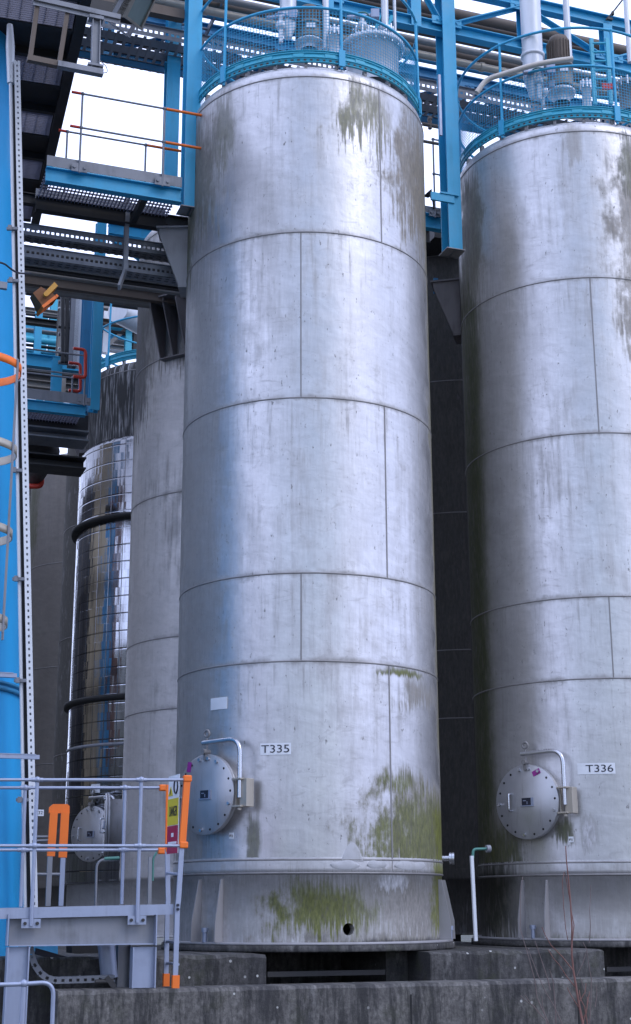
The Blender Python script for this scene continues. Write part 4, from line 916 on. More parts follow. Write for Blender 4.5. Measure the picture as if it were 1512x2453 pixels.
# valve clusters
def valve(px, py, Y, lab, sc=1.0):
    b = at(px, py, Y); o = thing('valve', b, lab, 'valve')
    MB().tube([b - UPZ * .22 * sc, b, b + UPZ * .12 * sc], .028 * sc, 10).lathe([(.0005, -.06), (.05, -.04), (.06, 0), (.05, .04), (.0005, .06)], b, 14).build('body', 'white_pipe', o)
    MB().tube([b + Vector((-.16, -.02, .09)) * sc, b + Vector((.12, .02, .14)) * sc], .024 * sc, 10).box(b + Vector((.14, .02, .15)) * sc, (.09 * sc, .08 * sc, .1 * sc)).build('actuator', 'galvanised', o)
    MB().tube([b + UPZ * .12 * sc + Vector((math.cos(k * .5236), math.sin(k * .5236), 0)) * .07 * sc for k in range(12)], .009, 6, True).build('handwheel', 'green_pipe' if sc > 1 else 'galvanised', o)
valve(673, 62, 14.1, 'valve cluster beside the foot of the fat pipe on tank T335'); valve(868, 62, 14.7, 'valve cluster left of the big nozzle on tank T335', 1.1)
valve(1290, 195, 14.9, 'valve cluster at the foot of the thickest pale pipe on tank T336', 1.1); valve(1300, 222, 15.0, 'lower valve beside the thickest pale pipe on tank T336', .8)
a = at(1312, 150, 15.1)
one(MB().tube(bend([at(1142, 222, 14.9), at(1165, 190, 14.9), at(1290, 152, 14.75), at(1372, 141, 14.75)], .2), .032, 12), 'pipe', 'beige_pale', 'bent beige pipe sweeping over the left rails of tank T336', 'pipe')
# access ladder on the right tank's head
a = at(1445, 250, 16.0)
r = thing('ladder', a, 'short teal ladder inside the railing of tank T336', 'ladder')
for o in (-.1, .1): MB().beam(a + XA * o, a + XA * o + UPZ * .95, .05, .03).build('stile', 'teal_paint', r)
for i in range(7): MB().tube([a + XA * -.1 + UPZ * (.1 + .13 * i), a + XA * .1 + UPZ * (.1 + .13 * i)], .016, 6).build('rung', 'teal_paint', r)
p = at(1455, 207, 15.8); one(MB().box(p, (.13, .03, .08)), 'tag_plate', 'red_paint', 'little red tag by the teal ladder on tank T336', 'tag')
a = at(902, 88, 14.9)
r = thing('ladder', a - UPZ * .1, 'narrow teal ladder rising behind the big nozzle on tank T335', 'ladder')
for o in (-.07, .07): MB().beam(a + XA * o - UPZ * .1, a + XA * (o + .12) + UPZ * .28, .04, .03).build('stile', 'teal_paint', r)
for i in range(4): MB().tube([a + XA * (-.07 + .04 * i) + UPZ * (-.05 + .1 * i), a + XA * (.07 + .04 * i) + UPZ * (-.05 + .1 * i)], .014, 6).build('rung', 'teal_paint', r)
# struts leaning behind the near truss
one(MB().tube([PU(975, 72, 14.6), PU(1003, -8, 14.6)], .06, 12), 'pipe', 'brown_lagging', 'brown pipe leaning against the truss behind the railing of tank T335', 'pipe')
# guy wire clamp at top right
m = MB().tube([PU(1452, 48, 14.0), PU(1474, 22, 14.0), PU(1495, -5, 14.0)], .012, 6); m.box(PU(1460, 46, 14.0), (.08, .04, .03), (GU, GW, UPZ)); m.box(PU(1468, 32, 14.0), (.03, .03, .05), (GU, GW, UPZ))
one(m, 'cable_clamp', 'dark_steel', 'dark wire clamped to the top chord at the upper right corner', 'clamp')

# ------------------------------------------------------------------ tapered blue tower at the left border, with its riser tray and ladder cage
pb, pt = PU(46, 2150, 13.1), PU(13, 80, 13.1)
ax = Vector((pb.x - 1.14, pb.y + .25, 0)); tw = thing('tapered_tower', ax, 'big tapered blue steel tower at the left border', 'tower')
def rt(z): return 1.11 + (pt.x - pb.x) * (z - pb.z) / (pt.z - pb.z)
zsm = PU(40, 1645, 13.1).z
MB().lathe([(rt(z), z) for z in [0, pb.z] + [pb.z + i * (pt.z - pb.z) / 12 for i in range(1, 14)]], ax, 72).build('shell', 'blue_tower', tw)
MB().lathe([(rt(zsm) - .01, zsm - .05), (rt(zsm) + .03, zsm - .05), (rt(zsm) + .03, zsm - .012), (rt(zsm) + .005, zsm - .010), (rt(zsm) + .005, zsm + .010), (rt(zsm) + .03, zsm + .012), (rt(zsm) + .03, zsm + .035), (rt(zsm) - .01, zsm + .035)], ax, 72).build('flange', 'blue_paint_old', tw)
S_RT = 12.75
ra, rb = PU(41, 145, S_RT), PU(83, 2190, S_RT)
d = (rb - ra).normalized(); L = (rb - ra).length; sx = d.cross(GW).normalized(); fw_ = d.cross(sx).normalized()
tr = thing('riser_tray', rb, 'pale perforated tray running up the right edge of the blue tower', 'cable tray')
m = MB(); wd_ = .056
for o in (-wd_ * .32, wd_ * .32): m.beam(ra + sx * o, rb + sx * o, .004, wd_ * .36, sx)
N = int(L / .058)
for i in range(N): m.box(ra + d * (.058 * (i + .5)), (.036, wd_ * .285, .004), (d, sx, fw_))
m.beam(ra + sx * wd_ * .5 + GW * .02, rb + sx * wd_ * .5 + GW * .02, .04, .004, sx)
m.build('tray', 'white_pipe', tr)
MB().beam(ra + GW * .03, rb + GW * .03, .004, wd_ * .9, sx).build('cables', 'galvanised_dull', tr)
c0 = PU(25, 170, S_RT + .05); c1 = PU(61, 2190, S_RT + .05)
cn = thing('riser_conduit', c1, 'shiny conduit with clamps beside the perforated tray on the blue tower', 'conduit')
MB().tube([c0, c1], .017, 10).build('conduit', 'white_pipe', cn)
MB().tube([PU(34, 200, S_RT + .1), PU(70, 2190, S_RT + .1)], .028, 10).build('dark_tube', 'dark_steel', cn)  # dark tube filling the band between conduit and tray
for y in (600, 735, 985, 1205, 1460, 1690, 1950):
    f = (y - 170) / 2020; q = c0.lerp(c1, f); MB().box(q + Vector((.0, -.03, 0)), (.11, .03, .028)).box(q + Vector((-.02, -.05, 0)), (.035, .03, .05)).build('clamp', 'galvanised_dull', cn)
MB().tube([PU(24, 60, S_RT + .05), PU(25, 110, S_RT + .05), PU(26, 200, S_RT + .05)], [.03, .045, .035], 10).build('gland', 'white_pipe', cn)
# ladder cage
Yc = 11.2; hx = at(50, 885, Yc)
cage = thing('caged_ladder', (hx.x - .36, Yc, 0), 'caged ladder hoops at the left border, the top hoop orange', 'ladder')
for i, y in enumerate((882, 1078, 1276, 1488, 1700)):
    z = at(40, y, Yc).z
    if i == 4: continue
    MB().lathe([(.352, z - .035), (.36, z - .035), (.36, z + .035), (.352, z + .035), (.352, z - .035)], (hx.x - .36, Yc, 0), 48).build('hoop', 'orange_paint' if i == 0 else 'beige_metal', cage)
z0, z1 = at(40, 1520, Yc).z, at(40, 870, Yc).z
for a in (75, 20, -40, 130):
    MB().box((hx.x - .36 + .366 * math.sin(R_(a)), Yc - .366 * math.cos(R_(a)), (z0 + z1) / 2), (.008, .03, z1 - z0), (Vector((math.sin(R_(a)), -math.cos(R_(a)), 0)), Vector((math.cos(R_(a)), math.sin(R_(a)), 0)), UPZ)).build('strap', 'galvanised_dull', cage)
for o in (-.2, .2): MB().beam((hx.x - .74, Yc + o, 1.7), (hx.x - .74, Yc + o, z1 + .4), .05, .012).build('stile', 'galvanised_dull', cage)
m = MB(); 
for i in range(20): m.tube([(hx.x - .74, Yc - .2, 1.9 + .25 * i), (hx.x - .74, Yc + .2, 1.9 + .25 * i)], .012, 6)
m.build('rungs', 'galvanised_dull', cage)
# stay bars on the tower
for (x1, y, s, lb) in ((94, 1814, 12.25, 'longer grey stay bar sticking out past the tray low on the blue tower'), (40, 1619, 12.3, 'short grey stay bar above the flange of the blue tower')):
    b = PU(x1, y, s); a = b - GU * 1.0; one(MB().beam(a, b, .05, .035).beam(a + UPZ * .02, b - GU * .03 + UPZ * .02, .06, .006), 'stay_bar', 'galvanised', lb, 'bar')
a = PU(0, 682, 11.6); one(MB().beam(a - GU * .4, PU(17, 686, 11.6), .04, .06), 'stub_bracket', 'galvanised_dull', 'small grey bracket end at the left border under the overhead walkway', 'bracket')
a = PU(3, 625, 11.7); b = PU(74, 655, 12.7); one(MB().tube(bend([a - XA * .4, a, a.lerp(b, .5) - UPZ * .06, b], .3), .009, 6), 'cable', 'letter_black', 'black cable sagging across the blue tower to the perforated tray', 'cable')

# ------------------------------------------------------------------ overhead walkway, seen from below
ZW = 10.4
A = PZ(92, 545, ZW); B = PZ(207, 50, ZW); dw = (B - A).normalized(); A = A - dw * .1; LW = (B - A).length + 3.2
rt_ = UPZ.cross(dw).normalized()
if rt_.x > 0: rt_ = -rt_                                    # towards the left
ow = thing('overhead_walkway', A, 'dark overhead walkway seen from below in the upper left corner', 'walkway')
def WP(t, o, dz=0): return A + dw * t + rt_ * o + UPZ * dz
MB().ibeam(WP(0, .05, .10), WP(LW, .05, .10), .11, .2, .012).build('edge_beam', 'dark_steel', ow)
MB().ibeam(WP(0, 1.25, .10), WP(LW, 1.25, .10), .11, .2, .012).build('edge_beam', 'dark_steel', ow)
k = 0.25; i = 0
while k < LW - .4:
    if i % 2 == 0:
        m = MB()
        for j in range(14): m.box(WP(k + .02 + .036 * j, .65, .035), (.005, 1.06, .03), (dw, rt_, UPZ))
        for j in range(9): m.box(WP(k + .26, .16 + .123 * j, .045), (.50, .008, .012), (dw, rt_, UPZ))
        m.build('floor_panel', 'grating', ow)
    else: MB().box(WP(k + .26, .65, .10), (.54, 1.08, .01), (dw, rt_, UPZ)).build('floor_plate', 'dark_steel', ow)
    MB().box(WP(k - .02, .65, .07), (.06, 1.08, .12), (dw, rt_, UPZ)).build('cross_member', 'dark_steel', ow)
    k += .55; i += 1
# hanging frame of angle iron below the walkway
S_FR = 10.55
fr = thing('hanging_frame', PU(150, 155, S_FR), 'brown angle iron frame hanging below the overhead walkway', 'frame')
MB().beam(PU(80, -3, S_FR), PU(288, 44, S_FR), .05, .045).beam(PU(80, 3, S_FR), PU(288, 50, S_FR), .008, .07).build('top_rail', 'galvanised_dull', fr)
MB().beam(PU(66, 140, S_FR), PU(140, 155, S_FR), .05, .05).build('lower_rail', 'brown_lagging', fr); MB().beam(PU(138, 155, S_FR - .01), PU(247, 176, S_FR - .01), .06, .05).build('lower_rail', 'galvanised_dull', fr)
for (x0, y0, x1, y1) in ((91, 0, 72, 142), (163, 20, 142, 152)): MB().beam(PU(x0, y0, S_FR + .03), PU(x1, y1, S_FR + .03), .035, .035).beam(PU(x0 + 5, y0, S_FR + .06), PU(x1 + 5, y1, S_FR + .06), .006, .05).build('upright', 'brown_lagging', fr)
MB().ibeam(PU(231, 40, S_FR), PU(228, 165, S_FR), .06, .07, .008, GU).box(PU(230, 46, S_FR), (.12, .08, .03), (GU, GW, UPZ)).box(PU(228, 160, S_FR), (.13, .08, .02), (GU, GW, UPZ)).build('strut', 'galvanised_dull', fr)
MB().tube(bend([PU(236, 142, S_FR), PU(256, 160, S_FR), PU(258, 174, S_FR), PU(246, 175, S_FR)], .05), .004, 6).build('loose_wire', 'grey_lagging', fr)
# patch of open grating above it
g = MB(); p0 = PZ(30, 12, ZW + .3)
gr_ = PZ(60, 8, 10.9)
for i in range(16): g.beam(gr_ + XA * (-.5 + .06 * i) - Vector((0, .3, 0)), gr_ + XA * (-.5 + .06 * i) + Vector((0, .6, 0)), .012, .03)
for i in range(10): g.beam(gr_ + XA * -.5 + Vector((0, -.3 + .09 * i, 0)), gr_ + XA * .42 + Vector((0, -.3 + .09 * i, 0)), .01, .02)
one(g, 'floor_grating', 'galvanised_dull', 'scrap of open floor grating in the top left corner', 'grating')
m = MB().beam(PU(30, 34, 11.3), PU(340, 100, 11.3), .35, .12)
bm_ = PU(250, 62, 15.35)
for (x0, y0, x1, y1, s, w, h, mt, lb) in ((180, 10, 330, 40, 13.2, .1, .16, 'dark_steel', 'dark beam behind the grey floodlight'), (205, -8, 440, 40, 14.2, .1, .12, 'brown_lagging', 'brown pipe support high between the floodlight and the blue column')):
    one(MB().beam(PU(x0, y0, s), PU(x1, y1, s), w, h), 'steel_beam', mt, lb, 'beam')

# ------------------------------------------------------------------ floodlights
def floodlight(c, fwd, right, w, h, dep, body, frame, glass, label, ribs=True, yoke=None):
    fwd = Vector(fwd).normalized(); right = (Vector(right) - fwd * Vector(right).dot(fwd)).normalized(); up = right.cross(fwd)
    o = thing('floodlight', c, label, 'floodlight')
    def q(x, y, z): return Vector(c) + right * x + fwd * y + up * z
    f4 = [(-w / 2, -h / 2), (w / 2, -h / 2), (w / 2, h / 2), (-w / 2, h / 2)]; b4 = [(-w * .32, -h * .3), (w * .32, -h * .3), (w * .32, h * .3), (-w * .32, h * .3)]
    m = MB(); m.add([q(x, 0, z) for x, z in f4] + [q(x, -dep, z) for x, z in b4], [(0, 1, 5, 4), (1, 2, 6, 5), (2, 3, 7, 6), (3, 0, 4, 7), (4, 5, 6, 7)])
    if ribs:
        for i in range(7):
            x = -w * .42 + w * .84 * i / 6; m.add([q(x - .004, 0, h / 2 + .015), q(x + .004, 0, h / 2 + .015), q(x * .7 + .004, -dep, h * .3 + .02), q(x * .7 - .004, -dep, h * .3 + .02), q(x - .004, 0, h / 2 - .03), q(x + .004, 0, h / 2 - .03), q(x * .7 + .004, -dep, h * .26), q(x * .7 - .004, -dep, h * .26)], [(0, 1, 2, 3), (0, 3, 7, 4), (1, 5, 6, 2), (3, 2, 6, 7), (0, 4, 5, 1)])
            z = -h * .42 + h * .84 * i / 6; m.add([q(-w / 2 - .015, 0, z - .004), q(-w / 2 - .015, 0, z + .004), q(-w * .32 - .02, -dep, z * .7 + .004), q(-w * .32 - .02, -dep, z * .7 - .004), q(-w / 2 + .03, 0, z - .004), q(-w / 2 + .03, 0, z + .004), q(-w * .28, -dep, z * .7 + .004), q(-w * .28, -dep, z * .7 - .004)], [(0, 1, 2, 3), (0, 3, 7, 4), (1, 5, 6, 2), (3, 2, 6, 7), (0, 4, 5, 1)])
    m.build('housing', body, o, bevel=.003)
    m = MB()
    for (x, z, a, b) in ((0, h / 2, w + .03, .022), (0, -h / 2, w + .03, .022), (-w / 2, 0, .022, h - .023), (w / 2, 0, .022, h - .023)): m.box(q(x, .008, z), (a, .03, b), (right, fwd, up))
    m.build('front_frame', frame, o); MB().box(q(0, .003, 0), (w - .024, .006, h - .024), (right, fwd, up)).build('lens', glass, o)
    if yoke:
        k = MB()
        for s in (-1, 1): k.beam(q(s * (w / 2 + .028), -dep * .4, 0), q(s * (w / 2 + .028), -dep * .4 - .02, h * .85), .05, .008, right)
        k.beam(q(-w / 2 - .03, -dep * .4 - .02, h * .86), q(w / 2 + .03, -dep * .4 - .02, h * .86), .055, .01, up)
        for s in (-1, 1): k.cyl(q(s * (w / 2 + .02), -dep * .4, 0), q(s * (w / 2 + .05), -dep * .4, 0), .025, 10)
        k.build('yoke', yoke, o)
    return o
floodlight(PU(334, 17, 11.3), (.74, -.22, -.50), (.45, .85, .1), .28, .30, .20, 'lamp_grey', 'lamp_grey', 'lamp_glass', 'grey ribbed floodlight hanging at the top left of the photo', True, 'galvanised_dull')
floodlight(PU(112, 730, 13.7), (.66, .30, -.68), (.45, -.85, .0), .20, .20, .17, 'rust_lamp', 'orange_paint', 'lamp_glass', 'rusty brown floodlight on an orange yellow yoke left of the plain grey tank', False, 'yellow_lamp')

# ------------------------------------------------------------------ access platform in front
S_F, S_B = 11.75, 12.5
def FP(x, y): return PU(x, y, S_F)
def BP(x, y): return PU(x, y, S_B)
pf = thing('access_platform', FP(200, 2190), 'galvanised access platform with double handrails at the lower left', 'platform')
for (P_, y0, y1, xe, yy) in ((FP, 1868, 1868, 447, (1868, 2026)), (BP, 1887, 1888, 395, (1887, 2036))):
    for y in yy: MB().tube([P_(-60, y), P_(xe, y)], .0135, 10).build('rail', 'galvanised', pf)
def railpost(P_, xt, yt, xb, yb, mids, foot=True):
    m = MB().tube([P_(xb, yb), P_(xt, yt)], .0155, 10)
    for (x, y) in mids:
        m.lathe([(.0005, -.028), (.02, -.02), (.027, 0), (.02, .02), (.0005, .028)], P_(x, y), 12)
        m.tube([P_(x, y) - GU * .045, P_(x, y) + GU * .045], .018, 10)
    o = m.build('post', 'galvanised', pf)
    if foot:
        f = MB(); c = P_(xb, yb - 6) + GW * .012; f.box(c, (.15, .010, .07), (GU, GW, UPZ)); f.build('foot_plate', 'galvanised', o)
        for s in (-.048, .048): MB().cyl(c + GU * s - GW * .005, c + GU * s - GW * .02, .014, 6).build('bolt', 'dark_steel', o)
railpost(FP, 90, 1868, 75, 2218, ((90, 1868), (83, 2026))); railpost(FP, 339, 1868, 329, 2210, ((339, 1868), (335, 2026)))
railpost(BP, 61, 1887, 50, 2172, ((61, 1887), (55, 2036)), False); railpost(BP, 300, 1887, 292, 2166, ((300, 1887), (296, 2036)), False)
# deck channel and floor
a, b = FP(20, 2188), FP(418, 2178); a0_ = FP(-60, 2190)
MB().beam(a0_ + GW * .045, b + GW * .045, .03, .082).build('deck_channel', 'galvanised', pf)
MB().add([a0_ + GW * .061 + UPZ * .03, b + GW * .061 + UPZ * .03, b + GW * .8 + UPZ * .03, a0_ + GW * .8 + UPZ * .03], [(0, 1, 2, 3)]).build('deck_plate', 'galvanised_dull', pf)
MB().beam(a0_ + GW * .80, b + GW * .80, .03, .08).build('deck_channel', 'galvanised_dull', pf)
# portal: deep web and two H legs
c0, c1 = PU(22, 2230, S_F + .09), PU(374, 2226, S_F + .09)
MB().beam(c0, c1, .010, .215).build('web', 'galvanised_dull', pf)
MB().beam(c0 - UPZ * .112, c1 - UPZ * .112, .10, .009).build('web_flange', 'galvanised', pf)
for x in (18, 372): q = PU(x, 2227, S_F + .05); MB().box(q, (.009, .10, .24), (GU, GW, UPZ)).build('end_plate', 'galvanised', pf)
for (xa, xb_, zb) in ((17, 70, 0.0), (316, 372, zw + .002)):
    p, q = PU(xa, 2266, S_F + .09), PU(xb_, 2266, S_F + .09); c = (p + q) / 2; wd2 = (q - p).length; z_t = c.z - .008
    MB().ibeam((c.x, c.y, zb), (c.x, c.y, z_t), .11, wd2, .010, GU).build('leg', 'galvanised', pf)
p, q = PU(281, 2262, 12.35), PU(313, 2262, 12.35); c = (p + q) / 2
MB().ibeam((c.x, c.y, zw - .2), (c.x, c.y, c.z), .11, (q - p).length, .01, GU).build('leg', 'galvanised_dull', pf)
# ladder at its right end, orange safety sleeves
ld = thing('ladder', FP(425, 2340), 'galvanised ladder with orange top loops and orange feet at the end of the platform', 'ladder')
def flat(pts, w, mat, nm, t=.022):
    m = MB()
    for i in range(len(pts) - 1): m.beam(pts[i], pts[i + 1], t, w, GU)
    m.build(nm, mat, ld)
flat([FP(436, 2024), FP(428, 2150), FP(425, 2176), FP(420, 2345)], .040, 'galvanised', 'stile')
flat([FP(448, 1872), FP(437, 2022)], .052, 'orange_paint', 'orange_sleeve', .04); flat([FP(421.5, 2336), FP(420, 2374)], .056, 'orange_paint', 'orange_foot', .04)
S_L = 12.2
def LP(x, y): return PU(x, y, S_L)
flat([LP(401, 2034), LP(403, 2158), LP(401, 2180), LP(398, 2340)], .038, 'galvanised', 'stile')
flat([LP(402, 1880), LP(400, 2040)], .026, 'orange_paint', 'orange_sleeve', .03); flat([LP(398.5, 2332), LP(397.5, 2372)], .052, 'orange_paint', 'orange_foot', .04)
for (x, y, P_) in ((449, 1865, FP), (440, 2024, FP), (391, 1887, BP), (388, 2038, BP)):
    q = P_(x, y); MB().box(q, (.07, .055, .055), (GU, GW, UPZ)).build('rail_cap', 'orange_paint', ld, bevel=.01)
for y in (2094, 2258, 2310): MB().tube([FP(427, y), LP(401, y - 3)], .012, 8).build('rung', 'galvanised', ld)
for y in (2168, 2178): MB().cyl(FP(425, y) - GW * .012, FP(425, y) - GW * .03, .012, 6).build('bolt', 'letter_black', ld)
# danger sign between the loops
tl, tr_ = PU(405, 1862, 12.15), PU(431, 1852, 11.86); bl = PU(402, 2046, 12.15)
ex = tr_ - tl; ex.z = 0; W_ = ex.length; ex.normalize(); nrm = ex.cross(UPZ).normalized()
zt_, zb_ = (tl.z + tr_.z) / 2, bl.z; Hs = zt_ - zb_; mid = (tl + tr_) / 2
sg = thing('danger_sign', Vector((mid.x, mid.y, zb_)), 'white, yellow and dark red DANGER sign between the orange ladder loops', 'sign')
def SP(fx, fz, dz=0.0): return Vector((mid.x, mid.y, zb_)) + ex * ((fx - .5) * W_) + UPZ * (fz * Hs) + nrm * dz
def spanel(x0, x1, z0, z1, dz, nm, mt, par=None): return MB().box((SP(x0, z0, dz) + SP(x1, z1, dz)) / 2, ((x1 - x0) * W_, .003, (z1 - z0) * Hs), (ex, nrm, UPZ)).build(nm, mt, par or sg)
spanel(0, 1, 0, 1, 0, 'board', 'white_plastic'); spanel(.0, .96, .36, .70, .0032, 'yellow_panel', 'sign_yellow'); spanel(.0, .96, .0, .352, .0032, 'red_panel', 'sign_red')
flat_text(MB(), 'DANGER', .12, SP(.53, .53, .0065), ex, UPZ, W_ * .74 / .51).build('lettering', 'letter_black', sg)
MB().prism([SP(.05, .74, .004), SP(.45, .74, .004), SP(.25, .86, .004)], nrm * .003).build('warning_triangle', 'sign_yellow', sg)
MB().prism([SP(.22, .76, .0075), SP(.28, .76, .0075), SP(.27, .83, .0075), SP(.23, .83, .0075)], nrm * .002).build('warning_mark', 'letter_black', sg)
MB().tube([SP(.72 + .16 * math.cos(k * .3927), .85 + .09 * math.sin(k * .3927), .006) for k in range(16)], .007, 6, True).build('round_mark', 'letter_black', sg)
spanel(.4, .6, .21, .26, .0055, 'white_mark', 'white_plastic'); spanel(.12, .88, .12, .15, .0055, 'white_strip', 'white_plastic')
# second ladder with an orange hoop, farther back
S_2 = 13.1
l2 = thing('ladder', PU(130, 2165, S_2), 'ladder with a broad orange hoop standing behind the platform handrails', 'ladder')
def L2(x, y): return PU(x, y, S_2)
MB().beam(L2(129, 1946), L2(122, 2051), .03, .07, GU).beam(L2(156, 1946), L2(150, 2054), .03, .074, GU).prism([L2(117, 1948), L2(167, 1948), L2(167, 1931), L2(162, 1926), L2(128, 1926), L2(118, 1934)], GW * .03).build('orange_hoop', 'orange_paint', l2)
MB().beam(L2(120, 2051), L2(115, 2170), .025, .045, GU).build('stile', 'galvanised_dull', l2); MB().beam(L2(151, 2055), L2(146, 2170), .025, .042, GU).build('stile', 'galvanised', l2)
MB().tube([L2(84, 2094), L2(146, 2094)], .013, 8).build('rung', 'galvanised_dull', l2); MB().tube(bend([L2(84, 2004), L2(126, 2004), L2(127, 2012), L2(84, 2014)], .02), .010, 8).build('handle', 'galvanised_dull', l2)
p = PU(97, 1947, 13.6); o = thing('number_tag', p, 'small white square tag reading 32, left of the orange hoop', 'tag')
MB().box(p, (.062, .01, .058), (GU, GW, UPZ)).build('plate', 'white_plastic', o)
flat_text(MB(), '32', .042, p - GW * .007, GU, UPZ, 1.1).build('lettering', 'letter_black', o)
# low handrail in the bottom left corner
S_H = 10.9
hr = thing('low_handrail', PU(60, 2450, S_H), 'bent tubular handrail in the bottom left corner', 'handrail')
def HP(x, y): return PU(x, y, S_H)
q = HP(128, 2453)
MB().tube(bend([HP(-40, 2360), HP(58, 2357), HP(129, 2352), Vector((q.x, q.y, 0))], .11, 8), .016, 12).build('rail', 'galvanised', hr)
q = HP(57, 2400); m = MB().tube([Vector((q.x, q.y, 0)), HP(58, 2350)], .019, 12); m.lathe([(.0005, -.03), (.022, -.02), (.03, 0), (.022, .02), (.0005, .03)], HP(58, 2356), 12); m.build('post', 'galvanised', hr)
# clutter under the platform
def strip(pts, s, h, lb):
    P_ = [PU(x, y, s) for x, y in pts]; m = MB()
    for i in range(len(P_) - 1):
        d_ = (P_[i + 1] - P_[i]); n_ = max(1, int(d_.length / .05)); dd = d_.normalized(); up_ = GW.cross(dd).normalized()
        for o in (-h * .36, h * .36): m.beam(P_[i] + up_ * o, P_[i + 1] + up_ * o, .004, h * .28, up_)
        for k in range(n_): m.box(P_[i] + d_ * ((k + .5) / n_), (d_.length / n_ * .6, .004, h * .442), (dd, GW, up_))
        m.beam(P_[i] + GW * .06 - up_ * h * .5, P_[i + 1] + GW * .06 - up_ * h * .5, .12, .004, up_)
    return one(m, 'cable_tray', 'galvanised_dull', lb, 'cable tray')
strip([(72, 2265), (76, 2290), (84, 2312), (97, 2331), (113, 2343), (133, 2349), (205, 2347), (276, 2344)], 12.05, .05, 'bent perforated tray curving under the platform onto the wall')
one(MB().cyl(PU(262, 2342, 12.3), PU(254, 2250, 12.3), .072, 24), 'pipe', 'galvanised', 'stubby galvanised pipe leaning under the platform', 'pipe')
one(MB().cyl(PU(228, 2352, 11.93), PU(272, 2350, 11.93), .02, 12).beam(PU(255, 2340, 11.92), PU(275, 2366, 11.92), .02, .04), 'pipe_clamp', 'dark_steel', 'dark clamp at the end of the bent tray', 'clamp')
for (x0, y0, x1, y1, s, w, mt, lb) in ((84, 2278, 205, 2312, 12.6, .05, 'letter_black', 'black bar slanting in the shade under the platform'), (90, 2304, 155, 2302, 12.8, .035, 'galvanised_dull', 'grey bar in the shade under the platform'), (84, 2250, 84, 2290, 13.4, .35, 'blue_paint_old', 'blue housing in the shade under the platform'), (205, 2240, 205, 2300, 13.6, .3, 'black_void', 'black housing in the shade under the platform')):
    one(MB().beam(PU(x0, y0, s), PU(x1, y1, s), w, w), 'machine_part', mt, lb, 'machinery')
# stand pipe with green elbow, and thin instrument pipes
sp_ = thing('standpipe', PU(1140, 2252, 12.6), 'thin pale upright with a green elbow left of tank T336', 'pipe')
def G6(x, y): return PU(x, y, 12.6)
MB().beam(G6(1140, 2254), G6(1130, 2050), .025, .030, GU).build('channel', 'white_pipe', sp_)
MB().tube(bend([G6(1133, 2056), G6(1133, 2034), G6(1168, 2033)], .07), .013, 10).build('elbow', 'green_pipe', sp_); MB().cyl(G6(1165, 2033), G6(1174, 2033), .035, 14).build('flange', 'galvanised_dull', sp_)
sp_ = thing('standpipe', PU(360, 2165, 13.0), 'thin grey upright with a green elbow behind the platform handrail', 'pipe')
def G7(x, y): return PU(x, y, 13.0)
MB().beam(G7(358, 2170), G7(360, 2052), .025, .032, GU).build('channel', 'galvanised_dull', sp_); MB().tube(bend([G7(366, 2110), G7(367, 2052), G7(388, 2028)], .05), .010, 8).build('elbow', 'green_pipe', sp_)
sp_ = thing('standpipe', PU(230, 2165, 13.4), 'bent grey pipe with a green end below the round manhole covers', 'pipe')
def G8(x, y): return PU(x, y, 13.4)
MB().tube(bend([G8(229, 2170), G8(232, 2060), G8(282, 2056)], .08), .012, 8).build('pipe_run', 'galvanised_dull', sp_); MB().tube([G8(250, 2057), G8(286, 2055)], .016, 8).build('green_end', 'green_pipe', sp_)
dr_ = TA.n(84)
nz = MB(); q = TA.p(84, 2.15, 1.33); nz.cyl(q, q + dr_ * .10, .03, 14).cyl(q + dr_ * .10, q + dr_ * .125, .062, 18).cyl(q + dr_ * .128, q + dr_ * .15, .062, 18); nz.build('side_nozzle', 'steel_pipe', rootA)

# ------------------------------------------------------------------ bare shrubs in front of the wall
def D6(x, y, s): return PU(1004.6 + .3355 * x, 2009.3 + .3355 * y, s)
def shrub(label, s, stems, mat):
    base = D6(*stems[0][0][0], s); base.z = 0
    o = thing('bare_shrub', base, label, 'shrub')
    for pts, r0 in stems:
        P_ = [D6(x, y, s + rnd.uniform(-.03, .03)) for x, y in pts]
        if pts[0][1] > 1290: P_ = [Vector((base.x + (P_[0].x - base.x) * .4, P_[0].y, .0)), Vector((P_[0].x * .98 + base.x * .02, P_[0].y, P_[0].z * .6))] + P_
        n_ = len(P_); MB().tube(P_, [max(1.5 * r0 * (1 - .65 * i / (n_ - 1)), .0032) for i in range(n_)], 6).build('stem', mat, o)
shrub('bare red stemmed shrub at the lower right, before the concrete wall', 11.2, [
    ([(1168, 1320), (1140, 1180), (1120, 1060), (1100, 940), (1088, 820), (1090, 640), (1078, 430), (1062, 260), (1050, 150), (1045, 50)], .0085),
    ([(1200, 1320), (1180, 1200), (1150, 1140), (1142, 1080)], .005), ([(1172, 1310), (1200, 1190), (1215, 1090)], .004), ([(1150, 1220), (1110, 1160), (1080, 1110), (1055, 1060)], .0035),
    ([(1110, 1055), (1050, 980), (1000, 900), (955, 850), (920, 790)], .003), ([(1095, 935), (1020, 840), (940, 760), (900, 690), (875, 630)], .004),
    ([(1085, 800), (1105, 620), (1090, 540), (1065, 380), (1045, 260), (1035, 235), (1022, 300), (1030, 480), (1045, 640), (1060, 720)], .003), ([(1140, 1170), (1185, 1090), (1190, 1030)], .003), ([(1165, 1280), (1195, 1240), (1200, 1130)], .003)], 'twig_red')
